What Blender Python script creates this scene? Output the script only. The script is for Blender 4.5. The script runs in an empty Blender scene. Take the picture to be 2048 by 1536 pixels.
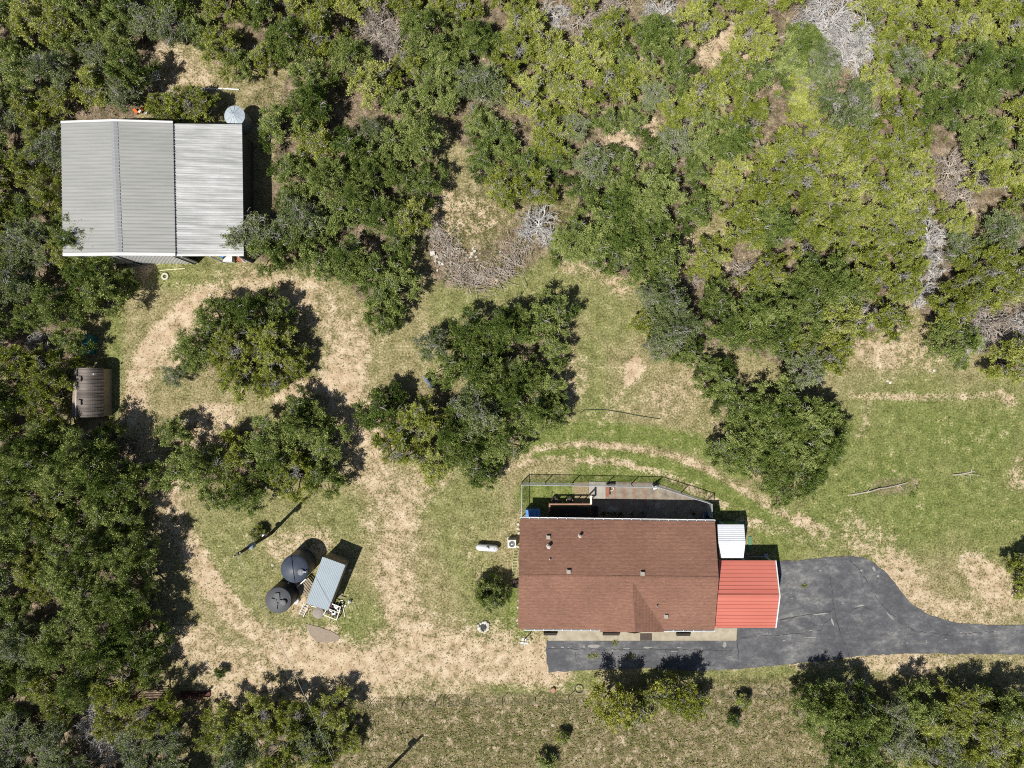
import bpy, math, random
import numpy as np
R_ = math.radians
C = bpy.context.scene.collection
SC = bpy.context.scene
# ------------------------------------------------------------------ camera, sky, sun, exposure
CAM_H = 60.0
S = 90.0/2048.0
def W(px, py, h=0.0):
    f = (CAM_H-h)/CAM_H
    return ((px-1024)*S*f, -(py-768)*S*f, h)
cd = bpy.data.cameras.new('camera'); cam = bpy.data.objects.new('camera', cd); C.objects.link(cam)
cam.location = (0, 0, CAM_H); cam.rotation_euler = (0, 0, 0)
cd.sensor_fit = 'HORIZONTAL'; cd.sensor_width = 36; cd.lens = 36*CAM_H/90.0
cd.clip_start = 0.5; cd.clip_end = 3000
SC.camera = cam
SUN_ELEV = math.atan(1/(0.428*math.sqrt(2)))
w = bpy.data.worlds.new("World"); SC.world = w; w.use_nodes = True
nt = w.node_tree; nt.nodes.clear()
sky = nt.nodes.new('ShaderNodeTexSky'); sky.sky_type = 'NISHITA'; sky.sun_disc = False
sky.sun_elevation = SUN_ELEV; sky.sun_rotation = R_(225)
bg = nt.nodes.new('ShaderNodeBackground'); bg.inputs['Strength'].default_value = 0.05
wo = nt.nodes.new('ShaderNodeOutputWorld')
nt.links.new(sky.outputs[0], bg.inputs[0]); nt.links.new(bg.outputs[0], wo.inputs[0])
sl = bpy.data.lights.new('sun', 'SUN'); sl.energy = 5.0; sl.angle = R_(0.5); sl.color = (1, 0.965, 0.9)
so = bpy.data.objects.new('sun', sl); C.objects.link(so); so.location = (-30, -30, 80)
from mathutils import Vector, Matrix
so.rotation_euler = Vector((-0.428, -0.428, 1)).to_track_quat('Z', 'Y').to_euler()
SC.view_settings.view_transform = 'Standard'; SC.view_settings.look = 'None'
SC.view_settings.exposure = 0.22; SC.view_settings.gamma = 1
SC.cycles.max_bounces = 4; SC.cycles.diffuse_bounces = 2; SC.cycles.glossy_bounces = 2
SC.cycles.transmission_bounces = 2; SC.cycles.transparent_max_bounces = 4
SC.cycles.use_denoising = False
SC.cycles.pixel_filter_type = 'BLACKMAN_HARRIS'; SC.cycles.filter_width = 1.05

# ------------------------------------------------------------------ materials
def mat(name, col, rough=0.8, metal=0.0, spec=0.3):
    m = bpy.data.materials.new(name); m.use_nodes = True
    b = m.node_tree.nodes['Principled BSDF']
    b.inputs['Base Color'].default_value = (*col, 1); b.inputs['Roughness'].default_value = rough
    b.inputs['Metallic'].default_value = metal; b.inputs['Specular IOR Level'].default_value = spec
    return m
class NT:
    def __init__(s, m):
        s.t = m.node_tree; s.b = s.t.nodes['Principled BSDF']
    def n(s, typ, **k):
        x = s.t.nodes.new(typ)
        for a, v in k.items(): setattr(x, a, v)
        return x
    def l(s, a, b): s.t.links.new(a, b)
    def coord(s, scale=(1,1,1), rot=(0,0,0)):
        tc = s.n('ShaderNodeNewGeometry'); mp = s.n('ShaderNodeMapping')
        mp.inputs['Scale'].default_value = scale; mp.inputs['Rotation'].default_value = rot
        s.l(tc.outputs['Position'], mp.inputs['Vector']); return mp.outputs[0]
    def noise(s, scale, detail=4, rough=0.6, vec=None, dist=0.0):
        x = s.n('ShaderNodeTexNoise'); x.inputs['Scale'].default_value = scale
        x.inputs['Detail'].default_value = detail; x.inputs['Roughness'].default_value = rough
        x.inputs['Distortion'].default_value = dist
        s.l(vec if vec is not None else s.coord(), x.inputs['Vector']); return x.outputs['Fac']
    def ramp(s, fac, stops):
        r = s.n('ShaderNodeValToRGB'); e = r.color_ramp.elements
        while len(e) < len(stops): e.new(0.5)
        for el, (p, c) in zip(e, stops):
            el.position = p; el.color = (*c, 1) if len(c) == 3 else c
        s.l(fac, r.inputs[0]); return r.outputs[0]
    def rng(s, v, a, b, c=0.0, d=1.0):
        m = s.n('ShaderNodeMapRange'); m.clamp = True
        for i, q in zip(('From Min','From Max','To Min','To Max'), (a,b,c,d)): m.inputs[i].default_value = q
        s.l(v, m.inputs['Value']); return m.outputs[0]
    def math(s, op, a, b=None):
        m = s.n('ShaderNodeMath', operation=op)
        for i, q in enumerate((a, b)):
            if q is None: continue
            if isinstance(q, (int, float)): m.inputs[i].default_value = q
            else: s.l(q, m.inputs[i])
        return m.outputs[0]
    def mix(s, f, a, b):
        m = s.n('ShaderNodeMix', data_type='RGBA')
        for i, q in ((0, f), (6, a), (7, b)):
            if isinstance(q, (int, float)): m.inputs[i].default_value = q
            elif isinstance(q, tuple): m.inputs[i].default_value = (*q, 1)
            else: s.l(q, m.inputs[i])
        return m.outputs[2]
    def bump(s, h, strength=0.3, dist=0.05):
        b = s.n('ShaderNodeBump'); b.inputs['Strength'].default_value = strength; b.inputs['Distance'].default_value = dist
        s.l(h, b.inputs['Height']); s.l(b.outputs[0], s.b.inputs['Normal'])
    def base(s, c): s.l(c, s.b.inputs['Base Color'])

def varied(name, c1, c2, scale=3.0, stretch=(1,1,1), rough=0.8, bump=0.0, detail=5, metal=0.0, lo=0.35, hi=0.65, spec=0.3):
    m = mat(name, c1, rough, metal, spec); n = NT(m)
    f = n.noise(scale, detail, 0.65, n.coord(stretch))
    n.base(n.mix(n.rng(f, lo, hi), c1, c2))
    if bump: n.bump(f, bump, 0.03)
    return m
M = {}
M['white'] = varied('white_paint', (.70,.70,.69), (.6,.6,.58), 2.0, rough=.45)
M['shed_white'] = varied('white_metal', (.68,.7,.74), (.60,.62,.66), 1.0, rough=.5)
M['trim'] = varied('white_trim', (.75,.75,.75), (.6,.6,.6), 3.0, rough=.5)
M['siding'] = varied('tan_siding', (.5,.44,.34), (.42,.37,.28), 1.5, (1,1,12), rough=.8)
M['glass'] = mat('window_glass', (.02,.03,.04), .1, 0, .6)
M['dark'] = varied('dark_metal', (.02,.02,.022), (.035,.035,.04), 4, rough=.6)
M['black'] = varied('black_poly', (.026,.028,.036), (.04,.043,.052), 1.2, rough=.5, spec=.3)
M['black2'] = varied('blue_black_poly', (.042,.052,.075), (.062,.075,.1), 0.9, rough=.45, spec=.35)
M['galv'] = varied('galvanised', (.36,.38,.39), (.28,.3,.31), 2.5, rough=.45, metal=.25)
M['galv_rail'] = varied('galvanised_pipe', (.50,.52,.54), (.36,.38,.4), 6, rough=.4, metal=.2)
M['bluemetal'] = varied('blue_grey_sheet', (.27,.325,.365), (.24,.29,.33), .6, (1,1,1), rough=.5)
M['wood'] = varied('grey_wood', (.34,.29,.22), (.2,.16,.11), 3, (1,1,1), rough=.9)
M['deckwood'] = varied('brown_wood', (.36,.2,.14), (.24,.14,.10), 4, rough=.9)
M['darkwood_shade'] = varied('dark_wood_deck_shade', (.055,.045,.038), (.03,.026,.022), 3, (6,1,1), rough=.9)  # dark planter wood; on the deck the darkness is shade put into colour
M['redwood'] = varied('red_wood', (.34,.13,.08), (.24,.1,.07), 4, rough=.9)
M['concrete'] = varied('concrete', (.42,.37,.28), (.30,.26,.19), 1.3, rough=.9, bump=.1)
M['pad'] = varied('pale_concrete', (.40,.37,.33), (.32,.29,.25), 2, rough=.9)
M['gravel'] = varied('gravel', (.36,.29,.17), (.16,.12,.06), 12, rough=1, bump=.6)
M['blue'] = varied('blue_plastic', (.10,.27,.62), (.07,.22,.52), 2, rough=.5)
M['bluetub'] = varied('blue_grey_tub', (.09,.13,.18), (.06,.09,.13), 3, rough=.6)
M['teal'] = varied('teal_plastic', (.02,.15,.18), (.012,.09,.115), 3, rough=.4)
M['tank'] = varied('tank_white', (.66,.66,.68), (.55,.55,.57), 3, rough=.4)
M['cream'] = varied('cream_metal', (.72,.70,.60), (.6,.58,.5), 3, rough=.5)
M['fan'] = varied('fan_grille', (.16,.16,.16), (.08,.08,.08), 20, rough=.5)
M['yel'] = varied('pale_yellow_metal', (.55,.56,.3), (.42,.44,.24), 6, rough=.5)
M['rock'] = varied('limestone', (.62,.58,.5), (.34,.3,.24), 3, rough=.95, bump=.4)
M['whiterock'] = varied('white_limestone', (.68,.66,.61), (.45,.42,.36), 3, rough=.95, bump=.4)
M['rust'] = varied('rusty_pipe', (.12,.05,.04), (.07,.03,.025), 6, rough=.8)
M['orange'] = varied('orange_plastic', (.75,.16,.03), (.55,.12,.03), 4, rough=.5)
M['rubber'] = mat('rubber', (.02,.02,.02), .8)
M['green'] = varied('green_board', (.10,.24,.13), (.08,.18,.1), 3, rough=.7)
M['wire'] = mat('fence_wire', (.42,.44,.45), .4, .3)
M['oldwire'] = mat('old_fence_wire', (.08,.075,.07), .7)
M['post'] = varied('rusty_post', (.05,.04,.035), (.09,.07,.06), 5, rough=.9)
M['pole'] = varied('pole_wood', (.12,.09,.07), (.07,.055,.045), 3, (6,6,.5), rough=.9)
M['cable'] = mat('cable', (.3,.3,.3), .5)
M['terracotta'] = varied('terracotta', (.4,.16,.09), (.3,.12,.07), 4)
M['tire'] = mat('planter_black', (.025,.025,.028), .7)
M['soil'] = varied('dark_soil', (.06,.045,.03), (.09,.07,.05), 8, rough=1)
M['stump'] = varied('stump_wood', (.42,.24,.16), (.3,.17,.12), 10)

# bark, leaves
M['bark'] = varied('bark', (.13,.11,.09), (.07,.06,.05), 6, (1,1,.3), rough=.95)
M['twig'] = varied('grey_twigs', (.40,.38,.35), (.26,.24,.22), 2, rough=.9)
M['deadgrey'] = varied('dead_silver_wood', (.60,.58,.56), (.34,.32,.30), 1.5, rough=.9)
M['deadbrown'] = varied('dead_brown_wood', (.52,.46,.40), (.30,.25,.205), 1.5, rough=.9)
def leafmat(name, dark, mid, light, trans=0.16, spec=0.12, rnd=0.42):
    m = mat(name, mid, .5, 0, spec); n = NT(m)
    at = n.n('ShaderNodeAttribute', attribute_name='tone'); oi = n.n('ShaderNodeObjectInfo')
    v = n.math('ADD', at.outputs['Fac'], n.rng(oi.outputs['Random'], 0, 1, -rnd/2, rnd/2))
    big = n.noise(.12, 2, .5)
    v = n.math('ADD', v, n.rng(big, .3, .7, -.12, .12))
    c = n.ramp(v, [(0, dark), (.5, mid), (1, light)])
    n.base(c)
    tr = n.n('ShaderNodeBsdfTranslucent'); n.l(c, tr.inputs[0])
    mx = n.n('ShaderNodeMixShader'); mx.inputs[0].default_value = trans
    out = [q for q in n.t.nodes if q.type == 'OUTPUT_MATERIAL'][0]
    n.l(n.b.outputs[0], mx.inputs[1]); n.l(tr.outputs[0], mx.inputs[2]); n.l(mx.outputs[0], out.inputs[0])
    return m
M['oak'] = leafmat('oak_leaves', (.055,.090,.018), (.142,.200,.040), (.37,.42,.14))
M['juniper'] = leafmat('juniper_leaves', (.12,.155,.020), (.275,.315,.048), (.52,.54,.16))
M['greyoak'] = leafmat('grey_green_leaves', (.10,.14,.045), (.19,.24,.085), (.32,.36,.17))
M['yellow'] = leafmat('yellow_green_leaves', (.14,.18,.022), (.27,.30,.045), (.46,.45,.10))
M['grass'] = leafmat('grass_blades', (.09,.125,.030), (.20,.205,.07), (.42,.35,.19), trans=.15, spec=.1, rnd=0)
M['litter'] = leafmat('fallen_sticks', (.12,.09,.06), (.24,.19,.14), (.42,.38,.33), trans=0, spec=.1, rnd=0)

# ground
def ground_mat():
    m = mat('ground', (.3,.25,.15), .95, 0, .1); n = NT(m)
    at = n.n('ShaderNodeAttribute', attribute_name='zone')
    sp = n.n('ShaderNodeSeparateColor'); n.l(at.outputs['Color'], sp.inputs[0])
    bare, green, scrub, lit = sp.outputs[0], sp.outputs[1], sp.outputs[2], at.outputs['Alpha']
    nf = n.noise(6.5, 5, .75); nm = n.noise(1.1, 4, .6); nl = n.noise(.16, 3, .5); nh = n.noise(22, 3, .7)
    # colours of grass
    dry = n.ramp(n.math('ADD', n.math('MULTIPLY', nf, .75), n.math('MULTIPLY', nm, .35)), [(.41,(.072,.076,.027)), (.49,(.195,.178,.076)), (.58,(.37,.31,.168)), (.68,(.58,.47,.31))])
    lush = n.ramp(n.math('ADD', n.math('MULTIPLY', nf, .7), n.math('MULTIPLY', nm, .4)), [(.43,(.066,.094,.022)), (.515,(.150,.190,.046)), (.61,(.245,.27,.085)), (.74,(.44,.40,.20))])
    soil = n.ramp(n.math('ADD', n.math('MULTIPLY', nh, .4), n.math('MULTIPLY', nm, .6)), [(.36,(.39,.275,.17)), (.5,(.57,.435,.29)), (.62,(.71,.58,.42))])
    scr = n.ramp(n.math('ADD', n.math('MULTIPLY', nf, .55), n.math('MULTIPLY', nm, .55)), [(.42,(.05,.05,.022)), (.5,(.155,.130,.062)), (.57,(.29,.23,.14)), (.66,(.50,.41,.29))])
    ltr = n.ramp(n.math('ADD', n.math('MULTIPLY', nf, .5), n.math('MULTIPLY', nm, .5)), [(.38,(.075,.06,.04)), (.48,(.20,.15,.10)), (.56,(.34,.265,.185)), (.68,(.50,.41,.30))])
    g = n.mix(n.rng(n.math('ADD', green, n.math('ADD', n.math('MULTIPLY', nl, .9), n.math('MULTIPLY', nm, .7))), .75, 1.65), dry, lush)
    g = n.mix(scrub, g, scr)
    lf = n.rng(n.math('ADD', lit, n.math('MULTIPLY', n.math('SUBTRACT', nm, .5), .8)), .3, .7)
    g = n.mix(lf, g, ltr)
    np_ = n.noise(3.2, 2, .5)
    k = n.math('ADD', n.math('MULTIPLY', nf, 1.7), n.math('ADD', n.math('MULTIPLY', nm, 1.0), n.math('ADD', n.math('MULTIPLY', nl, .9), n.math('MULTIPLY', np_, .9))))
    sm = n.rng(n.math('ADD', k, bare), 2.46, 2.80)
    n.base(n.mix(sm, g, soil))
    n.bump(n.math('ADD', nf, n.math('MULTIPLY', nh, .4)), .8, .16)
    return m
M['ground'] = ground_mat()
def asphalt():
    m = mat('asphalt', (.09,.095,.11), .85, 0, .3); n = NT(m)
    a = n.noise(.8, 10, .78, n.coord((1,1.8,1)), .0); b = n.noise(14, 3, .8); c2 = n.noise(1.6, 7, .75, None, .2)
    lowf = n.noise(.22, 4, .6); a2 = n.math('ADD', n.math('MULTIPLY', a, .62), n.math('MULTIPLY', lowf, .38))
    base = n.ramp(a2, [(.42,(.070,.071,.078)), (.50,(.098,.099,.106)), (.56,(.155,.155,.155)), (.64,(.27,.265,.25))])
    base = n.mix(n.rng(c2, .52, .72, 0, .45), base, (.20,.20,.20))
    vo = n.n('ShaderNodeTexVoronoi', feature='DISTANCE_TO_EDGE'); vo.inputs['Scale'].default_value = .33
    dv = n.n('ShaderNodeMix', data_type='VECTOR'); 
    nn = n.n('ShaderNodeTexNoise'); nn.inputs['Scale'].default_value = .9; nn.inputs['Detail'].default_value = 5
    n.l(n.coord(), nn.inputs['Vector']); dv.inputs[0].default_value = .35
    n.l(n.coord(), dv.inputs[4]); sc = n.n('ShaderNodeVectorMath', operation='SCALE'); sc.inputs['Scale'].default_value = 12
    n.l(nn.outputs['Color'], sc.inputs[0]); n.l(sc.outputs[0], dv.inputs[5]); n.l(dv.outputs[1], vo.inputs['Vector'])
    crack = n.rng(vo.outputs['Distance'], .0, .022, .75, 0)
    base = n.mix(n.math('MULTIPLY', crack, n.rng(a, .4, .6)), base, (.035,.035,.04))
    base = n.mix(n.rng(b, .3, .7, 0, .2), base, (.05,.05,.06))
    n.base(base); n.bump(b, .2, .02); return m
M['asphalt'] = asphalt()
def shingles(name, rot):
    m = mat(name, (.3,.13,.09), .92, 0, .15); n = NT(m)
    vec = n.coord((2.0, 6.5, 1), (0,0,rot)); f = n.noise(1.2, 5, .8, vec)
    f2 = n.noise(3.0, 3, .6, n.coord((1.6, 8, 1), (0,0,rot))); big = n.noise(.35, 3, .5); fine = n.noise(30, 2, .6)
    v = n.math('ADD', n.math('MULTIPLY', f, .55), n.math('ADD', n.math('MULTIPLY', f2, .35), n.math('MULTIPLY', big, .2)))
    c = n.ramp(v, [(.38,(.10,.062,.052)), (.49,(.178,.096,.068)), (.58,(.228,.120,.083)), (.72,(.31,.175,.125))])
    wv = n.n('ShaderNodeTexWave', wave_type='BANDS', bands_direction='Y' if rot == 0 else 'X'); wv.inputs['Scale'].default_value = 1.1
    wv.inputs['Distortion'].default_value = .15; n.l(n.coord(), wv.inputs['Vector'])
    c = n.mix(n.rng(wv.outputs['Fac'], 0, .3, .25, 0), c, (.13,.06,.045))
    n.base(c); n.bump(n.math('ADD', fine, wv.outputs['Fac']), .25, .02); return m
M['shingle'] = shingles('shingles', 0.0)
M['shingle_v'] = shingles('gable_shingles', R_(90))
def sheet(name, cols, freq, axis='Y', rough=.45, metal=.1, lo=.35, hi=.65, spec=.4):
    m = mat(name, cols[0], rough, metal, spec); n = NT(m)
    st = (.05, freq, 1) if axis == 'Y' else (freq, .12, 1)
    f = n.noise(1.0, 3, .7, n.coord(st)); g = n.noise(.5, 5, .6)
    n.base(n.mix(n.rng(n.math('ADD', n.math('MULTIPLY', f, .75), n.math('MULTIPLY', g, .25)), lo, hi), cols[0], cols[1]))
    return m
M['roof_grey'] = sheet('grey_roof_sheet', ((.29,.295,.28), (.35,.35,.335)), .8)
M['roof_old'] = sheet('weathered_roof_sheet', ((.30,.305,.295), (.62,.62,.61)), 3.6, lo=.36, hi=.66)
M['roof_red'] = sheet('red_roof_sheet', ((.44,.128,.095), (.52,.165,.125)), .9, rough=.5, metal=0, spec=.3)
M['roof_brown'] = sheet('brown_roof_sheet', ((.075,.062,.054), (.22,.185,.16)), 2.6, rough=.6)
M['cap'] = varied('ridge_cap', (.27,.275,.285), (.24,.245,.255), 2, rough=.5)
M['patio'] = None
def patio():
    m = mat('patio_paving', (.35,.3,.24), .9, 0, .2); n = NT(m)
    wv = n.n('ShaderNodeTexWave', wave_type='BANDS', bands_direction='X'); wv.inputs['Scale'].default_value = .36
    wv.inputs['Distortion'].default_value = .3; wv.inputs['Phase Offset'].default_value = 1.2
    n.l(n.coord(), wv.inputs['Vector'])
    a = n.noise(1.5, 6, .65); c = n.mix(n.rng(a, .35, .65), (.17,.145,.115), (.31,.265,.205))
    x = n.n('ShaderNodeSeparateXYZ'); n.l(n.coord(), x.inputs[0])
    band = n.math('MULTIPLY', n.rng(wv.outputs['Fac'], .45, .85), n.rng(x.outputs[0], W(1303,0)[0]-.3, W(1303,0)[0]+.3, 1, 0))
    c = n.mix(n.math('MULTIPLY', band, .32), c, n.mix(n.rng(a, .35, .65), (.28,.10,.07), (.34,.15,.11)))
    w2 = n.noise(.9, 4, .6, n.coord((1,1,1), (0,0,1)))
    c = n.mix(n.rng(w2, .6, .74, 0, .6), c, (.55,.52,.47))
    n.base(c); n.bump(a, .2, .02); return m
M['patio'] = patio()

# ------------------------------------------------------------------ helpers
def tag(o, label=None, cat=None, group=None, kind=None):
    if label: o['label'] = label
    if cat: o['category'] = cat
    if group: o['group'] = group
    if kind: o['kind'] = kind
    return o
def wloc(o):
    v = Vector((0,0,0))
    while o is not None: v += o.location; o = o.parent
    return v
def thing(name, label, cat, loc=(0,0,0), group=None):
    o = bpy.data.objects.new(name, None); C.objects.link(o); o.location = loc; o.empty_display_size = .3
    return tag(o, label, cat, group)
class MB:
    """collects shapes in world coordinates"""
    def __init__(s): s.v = []; s.f = []
    def add(s, vs, fs):
        k = len(s.v); s.v += [tuple(p) for p in vs]; s.f += [tuple(i+k for i in f) for f in fs]; return s
    def box(s, c, d, rot=0, tilt=None):
        x, y, z = (q/2 for q in d); vs = [Vector((a*x, b*y, e*z)) for a in (-1,1) for b in (-1,1) for e in (-1,1)]
        Mx = Matrix.Rotation(rot, 3, 'Z')
        if tilt: Mx = Mx @ Matrix.Rotation(tilt[1], 3, tilt[0])
        vs = [Mx @ v + Vector(c) for v in vs]
        return s.add(vs, [(0,1,3,2),(4,6,7,5),(0,4,5,1),(2,3,7,6),(0,2,6,4),(1,5,7,3)])
    def poly(s, pts, z0, z1):
        n = len(pts); vs = [(p[0],p[1],z0) for p in pts]+[(p[0],p[1],z1) for p in pts]
        return s.add(vs, [tuple(range(n))[::-1], tuple(range(n,2*n))]+[(i,(i+1)%n,(i+1)%n+n,i+n) for i in range(n)])
    def slab(s, q, t):
        """quad or polygon q (top points), dropped by t"""
        n = len(q); vs = [tuple(p) for p in q]+[(p[0],p[1],p[2]-t) for p in q]
        return s.add(vs, [tuple(range(n)), tuple(range(n,2*n))[::-1]]+[(i,(i+1)%n,(i+1)%n+n,i+n) for i in range(n)])
    def rod(s, a, b, r0, r1=None, n=8):
        r1 = r0 if r1 is None else r1; a = Vector(a); b = Vector(b); d = (b-a)
        if d.length < 1e-6: return s
        d.normalize(); u = d.orthogonal().normalized(); w_ = d.cross(u)
        vs = [];
        for p, r in ((a, r0), (b, r1)):
            vs += [p + (u*math.cos(t)+w_*math.sin(t))*r for t in [2*math.pi*i/n for i in range(n)]]
        return s.add(vs, [tuple(range(n))[::-1], tuple(range(n,2*n))]+[(i,(i+1)%n,(i+1)%n+n,i+n) for i in range(n)])
    def tube(s, pts, r, n=6):
        for a, b in zip(pts[:-1], pts[1:]): s.rod(a, b, r, r, n)
        return s
    def lathe(s, c, prof, n=32, axis='Z', rot=0):
        vs = []; fs = []; 
        Mx = Matrix.Rotation(rot, 3, 'Z') @ (Matrix.Rotation(R_(90), 3, 'Y') if axis == 'X' else Matrix.Identity(3))
        for r, z in prof:
            vs += [Mx @ Vector((r*math.cos(2*math.pi*i/n), r*math.sin(2*math.pi*i/n), z)) + Vector(c) for i in range(n)]
        for k in range(len(prof)-1):
            fs += [(k*n+i, k*n+(i+1)%n, (k+1)*n+(i+1)%n, (k+1)*n+i) for i in range(n)]
        fs += [tuple(range(n))[::-1], tuple(range((len(prof)-1)*n, len(prof)*n))]
        return s.add(vs, fs)
    def torus(s, c, R, r, n=24, k=8, tilt=None):
        vs = []; fs = []
        for i in range(n):
            for j in range(k):
                a = 2*math.pi*i/n; b = 2*math.pi*j/k
                v = Vector(((R+r*math.cos(b))*math.cos(a), (R+r*math.cos(b))*math.sin(a), r*math.sin(b)))
                if tilt: v = Matrix.Rotation(tilt[1], 3, tilt[0]) @ v
                vs.append(v+Vector(c))
                fs.append((i*k+j, ((i+1)%n)*k+j, ((i+1)%n)*k+(j+1)%k, i*k+(j+1)%k))
        return s.add(vs, fs)
    def ribs(s, q, n, wd=.05, ht=.03, inset=0.0, off=0.5):
        """raised ribs on quad q=(a,b,c,d): ribs run a->b direction, spread from ab to dc"""
        a, b, c, d = (Vector(p) for p in q); nrm = (b-a).cross(d-a).normalized()
        if nrm.z < 0: nrm = -nrm
        for i in range(n):
            t = (i+off)/n; p0 = a.lerp(d, t); p1 = b.lerp(c, t); ac = (d-a).normalized()*wd/2
            lift = nrm*ht; sink = nrm*-.005
            vs = [p0-ac+sink, p0+ac+sink, p1+ac+sink, p1-ac+sink, p0-ac*.5+lift, p0+ac*.5+lift, p1+ac*.5+lift, p1-ac*.5+lift]
            s.add(vs, [(4,5,6,7),(0,1,5,4),(1,2,6,5),(2,3,7,6),(3,0,4,7)])
        return s
    def build(s, name, m, parent=None, smooth=False, label=None):
        me = bpy.data.meshes.new(name); off = wloc(parent) if parent is not None else Vector((0,0,0))
        me.from_pydata([(p[0]-off.x, p[1]-off.y, p[2]-off.z) for p in s.v], [], s.f)
        me.materials.append(M[m] if isinstance(m, str) else m)
        import bmesh
        bm = bmesh.new(); bm.from_mesh(me); bmesh.ops.recalc_face_normals(bm, faces=bm.faces); bm.to_mesh(me); bm.free()
        if smooth:
            me.polygons.foreach_set('use_smooth', [True]*len(me.polygons))
            try: me.set_sharp_from_angle(angle=R_(40))
            except Exception: pass
        o = bpy.data.objects.new(name, me); C.objects.link(o)
        if parent is not None: o.parent = parent
        if label: o['label'] = label
        return o
def solo(mb, name, m, label, cat, group=None, smooth=False):
    """a thing that is one mesh, origin at its base"""
    v = np.array(mb.v); c = v.mean(0); z = v[:,2].min()
    mb.v = [(p[0]-c[0], p[1]-c[1], p[2]-z) for p in mb.v]
    o = mb.build(name, m, None, smooth); o.location = (c[0], c[1], z)
    return tag(o, label, cat, group)
def np_mesh(name, verts, k, m, tone=None):
    """verts (N*k,3): N faces of k corners"""
    n = len(verts)//k; me = bpy.data.meshes.new(name)
    me.vertices.add(n*k); me.vertices.foreach_set('co', verts.astype(np.float32).ravel())
    me.loops.add(n*k); me.loops.foreach_set('vertex_index', np.arange(n*k, dtype=np.int32))
    me.polygons.add(n); me.polygons.foreach_set('loop_start', np.arange(0, n*k, k, dtype=np.int32))
    me.polygons.foreach_set('loop_total', np.full(n, k, dtype=np.int32))
    if tone is not None:
        a = me.attributes.new('tone', 'FLOAT', 'POINT'); a.data.foreach_set('value', np.repeat(tone, k).astype(np.float32))
    me.update(calc_edges=True); me.materials.append(M[m]); return me
def inpoly(px, py, poly):
    px = np.asarray(px, float); py = np.asarray(py, float); ins = np.zeros(px.shape, bool); n = len(poly)
    for i in range(n):
        x1, y1 = poly[i]; x2, y2 = poly[(i+1)%n]
        if y1 == y2: continue
        c = ((y1 > py) != (y2 > py)) & (px < (x2-x1)*(py-y1)/(y2-y1)+x1); ins ^= c
    return ins
def strokes(px, py, lst):
    out = np.zeros(px.shape)
    for wgt, wd, pts in lst:
        d = np.full(px.shape, 1e9)
        if len(pts) == 1: d = np.hypot(px-pts[0][0], py-pts[0][1])
        for (x1,y1), (x2,y2) in zip(pts[:-1], pts[1:]):
            l2 = (x2-x1)**2+(y2-y1)**2; t = np.clip(((px-x1)*(x2-x1)+(py-y1)*(y2-y1))/l2, 0, 1)
            d = np.minimum(d, np.hypot(px-x1-t*(x2-x1), py-y1-t*(y2-y1)))
        t = np.clip(1.5-d/wd, 0, 1); out = np.maximum(out, wgt*t*t*(3-2*t))
    return out

# ------------------------------------------------------------------ ground zones (photo plan coordinates, real ground colours)
DRIVE = [(1094,1281),(1091,1300),(1097,1345),(1150,1341),(1200,1338),(1300,1336),(1400,1342),(1480,1338),(1560,1330),(1640,1322),(1720,1311),(1830,1307),(1950,1308),(2220,1309),(2220,1252),(2048,1250),(1980,1250),(1930,1247),(1885,1239),(1850,1226),(1820,1205),(1795,1175),(1775,1148),(1750,1127),(1725,1114),(1700,1111),(1650,1114),(1600,1121),(1562,1122),(1434,1123),(1434,1262),(1473,1259),(1474,1281)]
WOODS = [
 [(-200,-200),(640,-200),(640,60),(560,110),(500,130),(430,130),(395,70),(340,90),(300,150),(270,245),(125,245),(115,520),(200,520),(225,560),(230,620),(160,640),(150,720),(130,740),(120,860),(180,850),(235,850),(285,900),(285,1000),(235,1080),(310,1130),(310,1310),(330,1390),(350,1536),(340,1750),(-200,1750)],
 [(560,200),(600,60),(760,140),(840,280),(880,335),(850,420),(800,500),(820,600),(770,650),(720,600),(690,560),(600,530),(480,520),(470,450),(540,430),(550,290)],
 [(600,-200),(1450,-200),(1450,60),(1440,250),(1440,420),(1350,470),(1340,540),(1250,560),(1110,500),(1160,400),(1130,380),(990,390),(940,310),(880,240),(760,160),(620,60)],
 [(1450,-200),(2250,-200),(2250,760),(2040,750),(1950,700),(1870,680),(1820,590),(1790,640),(1700,700),(1600,750),(1500,700),(1400,700),(1300,720),(1280,580),(1340,560),(1400,480),(1450,480)],
]
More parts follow.
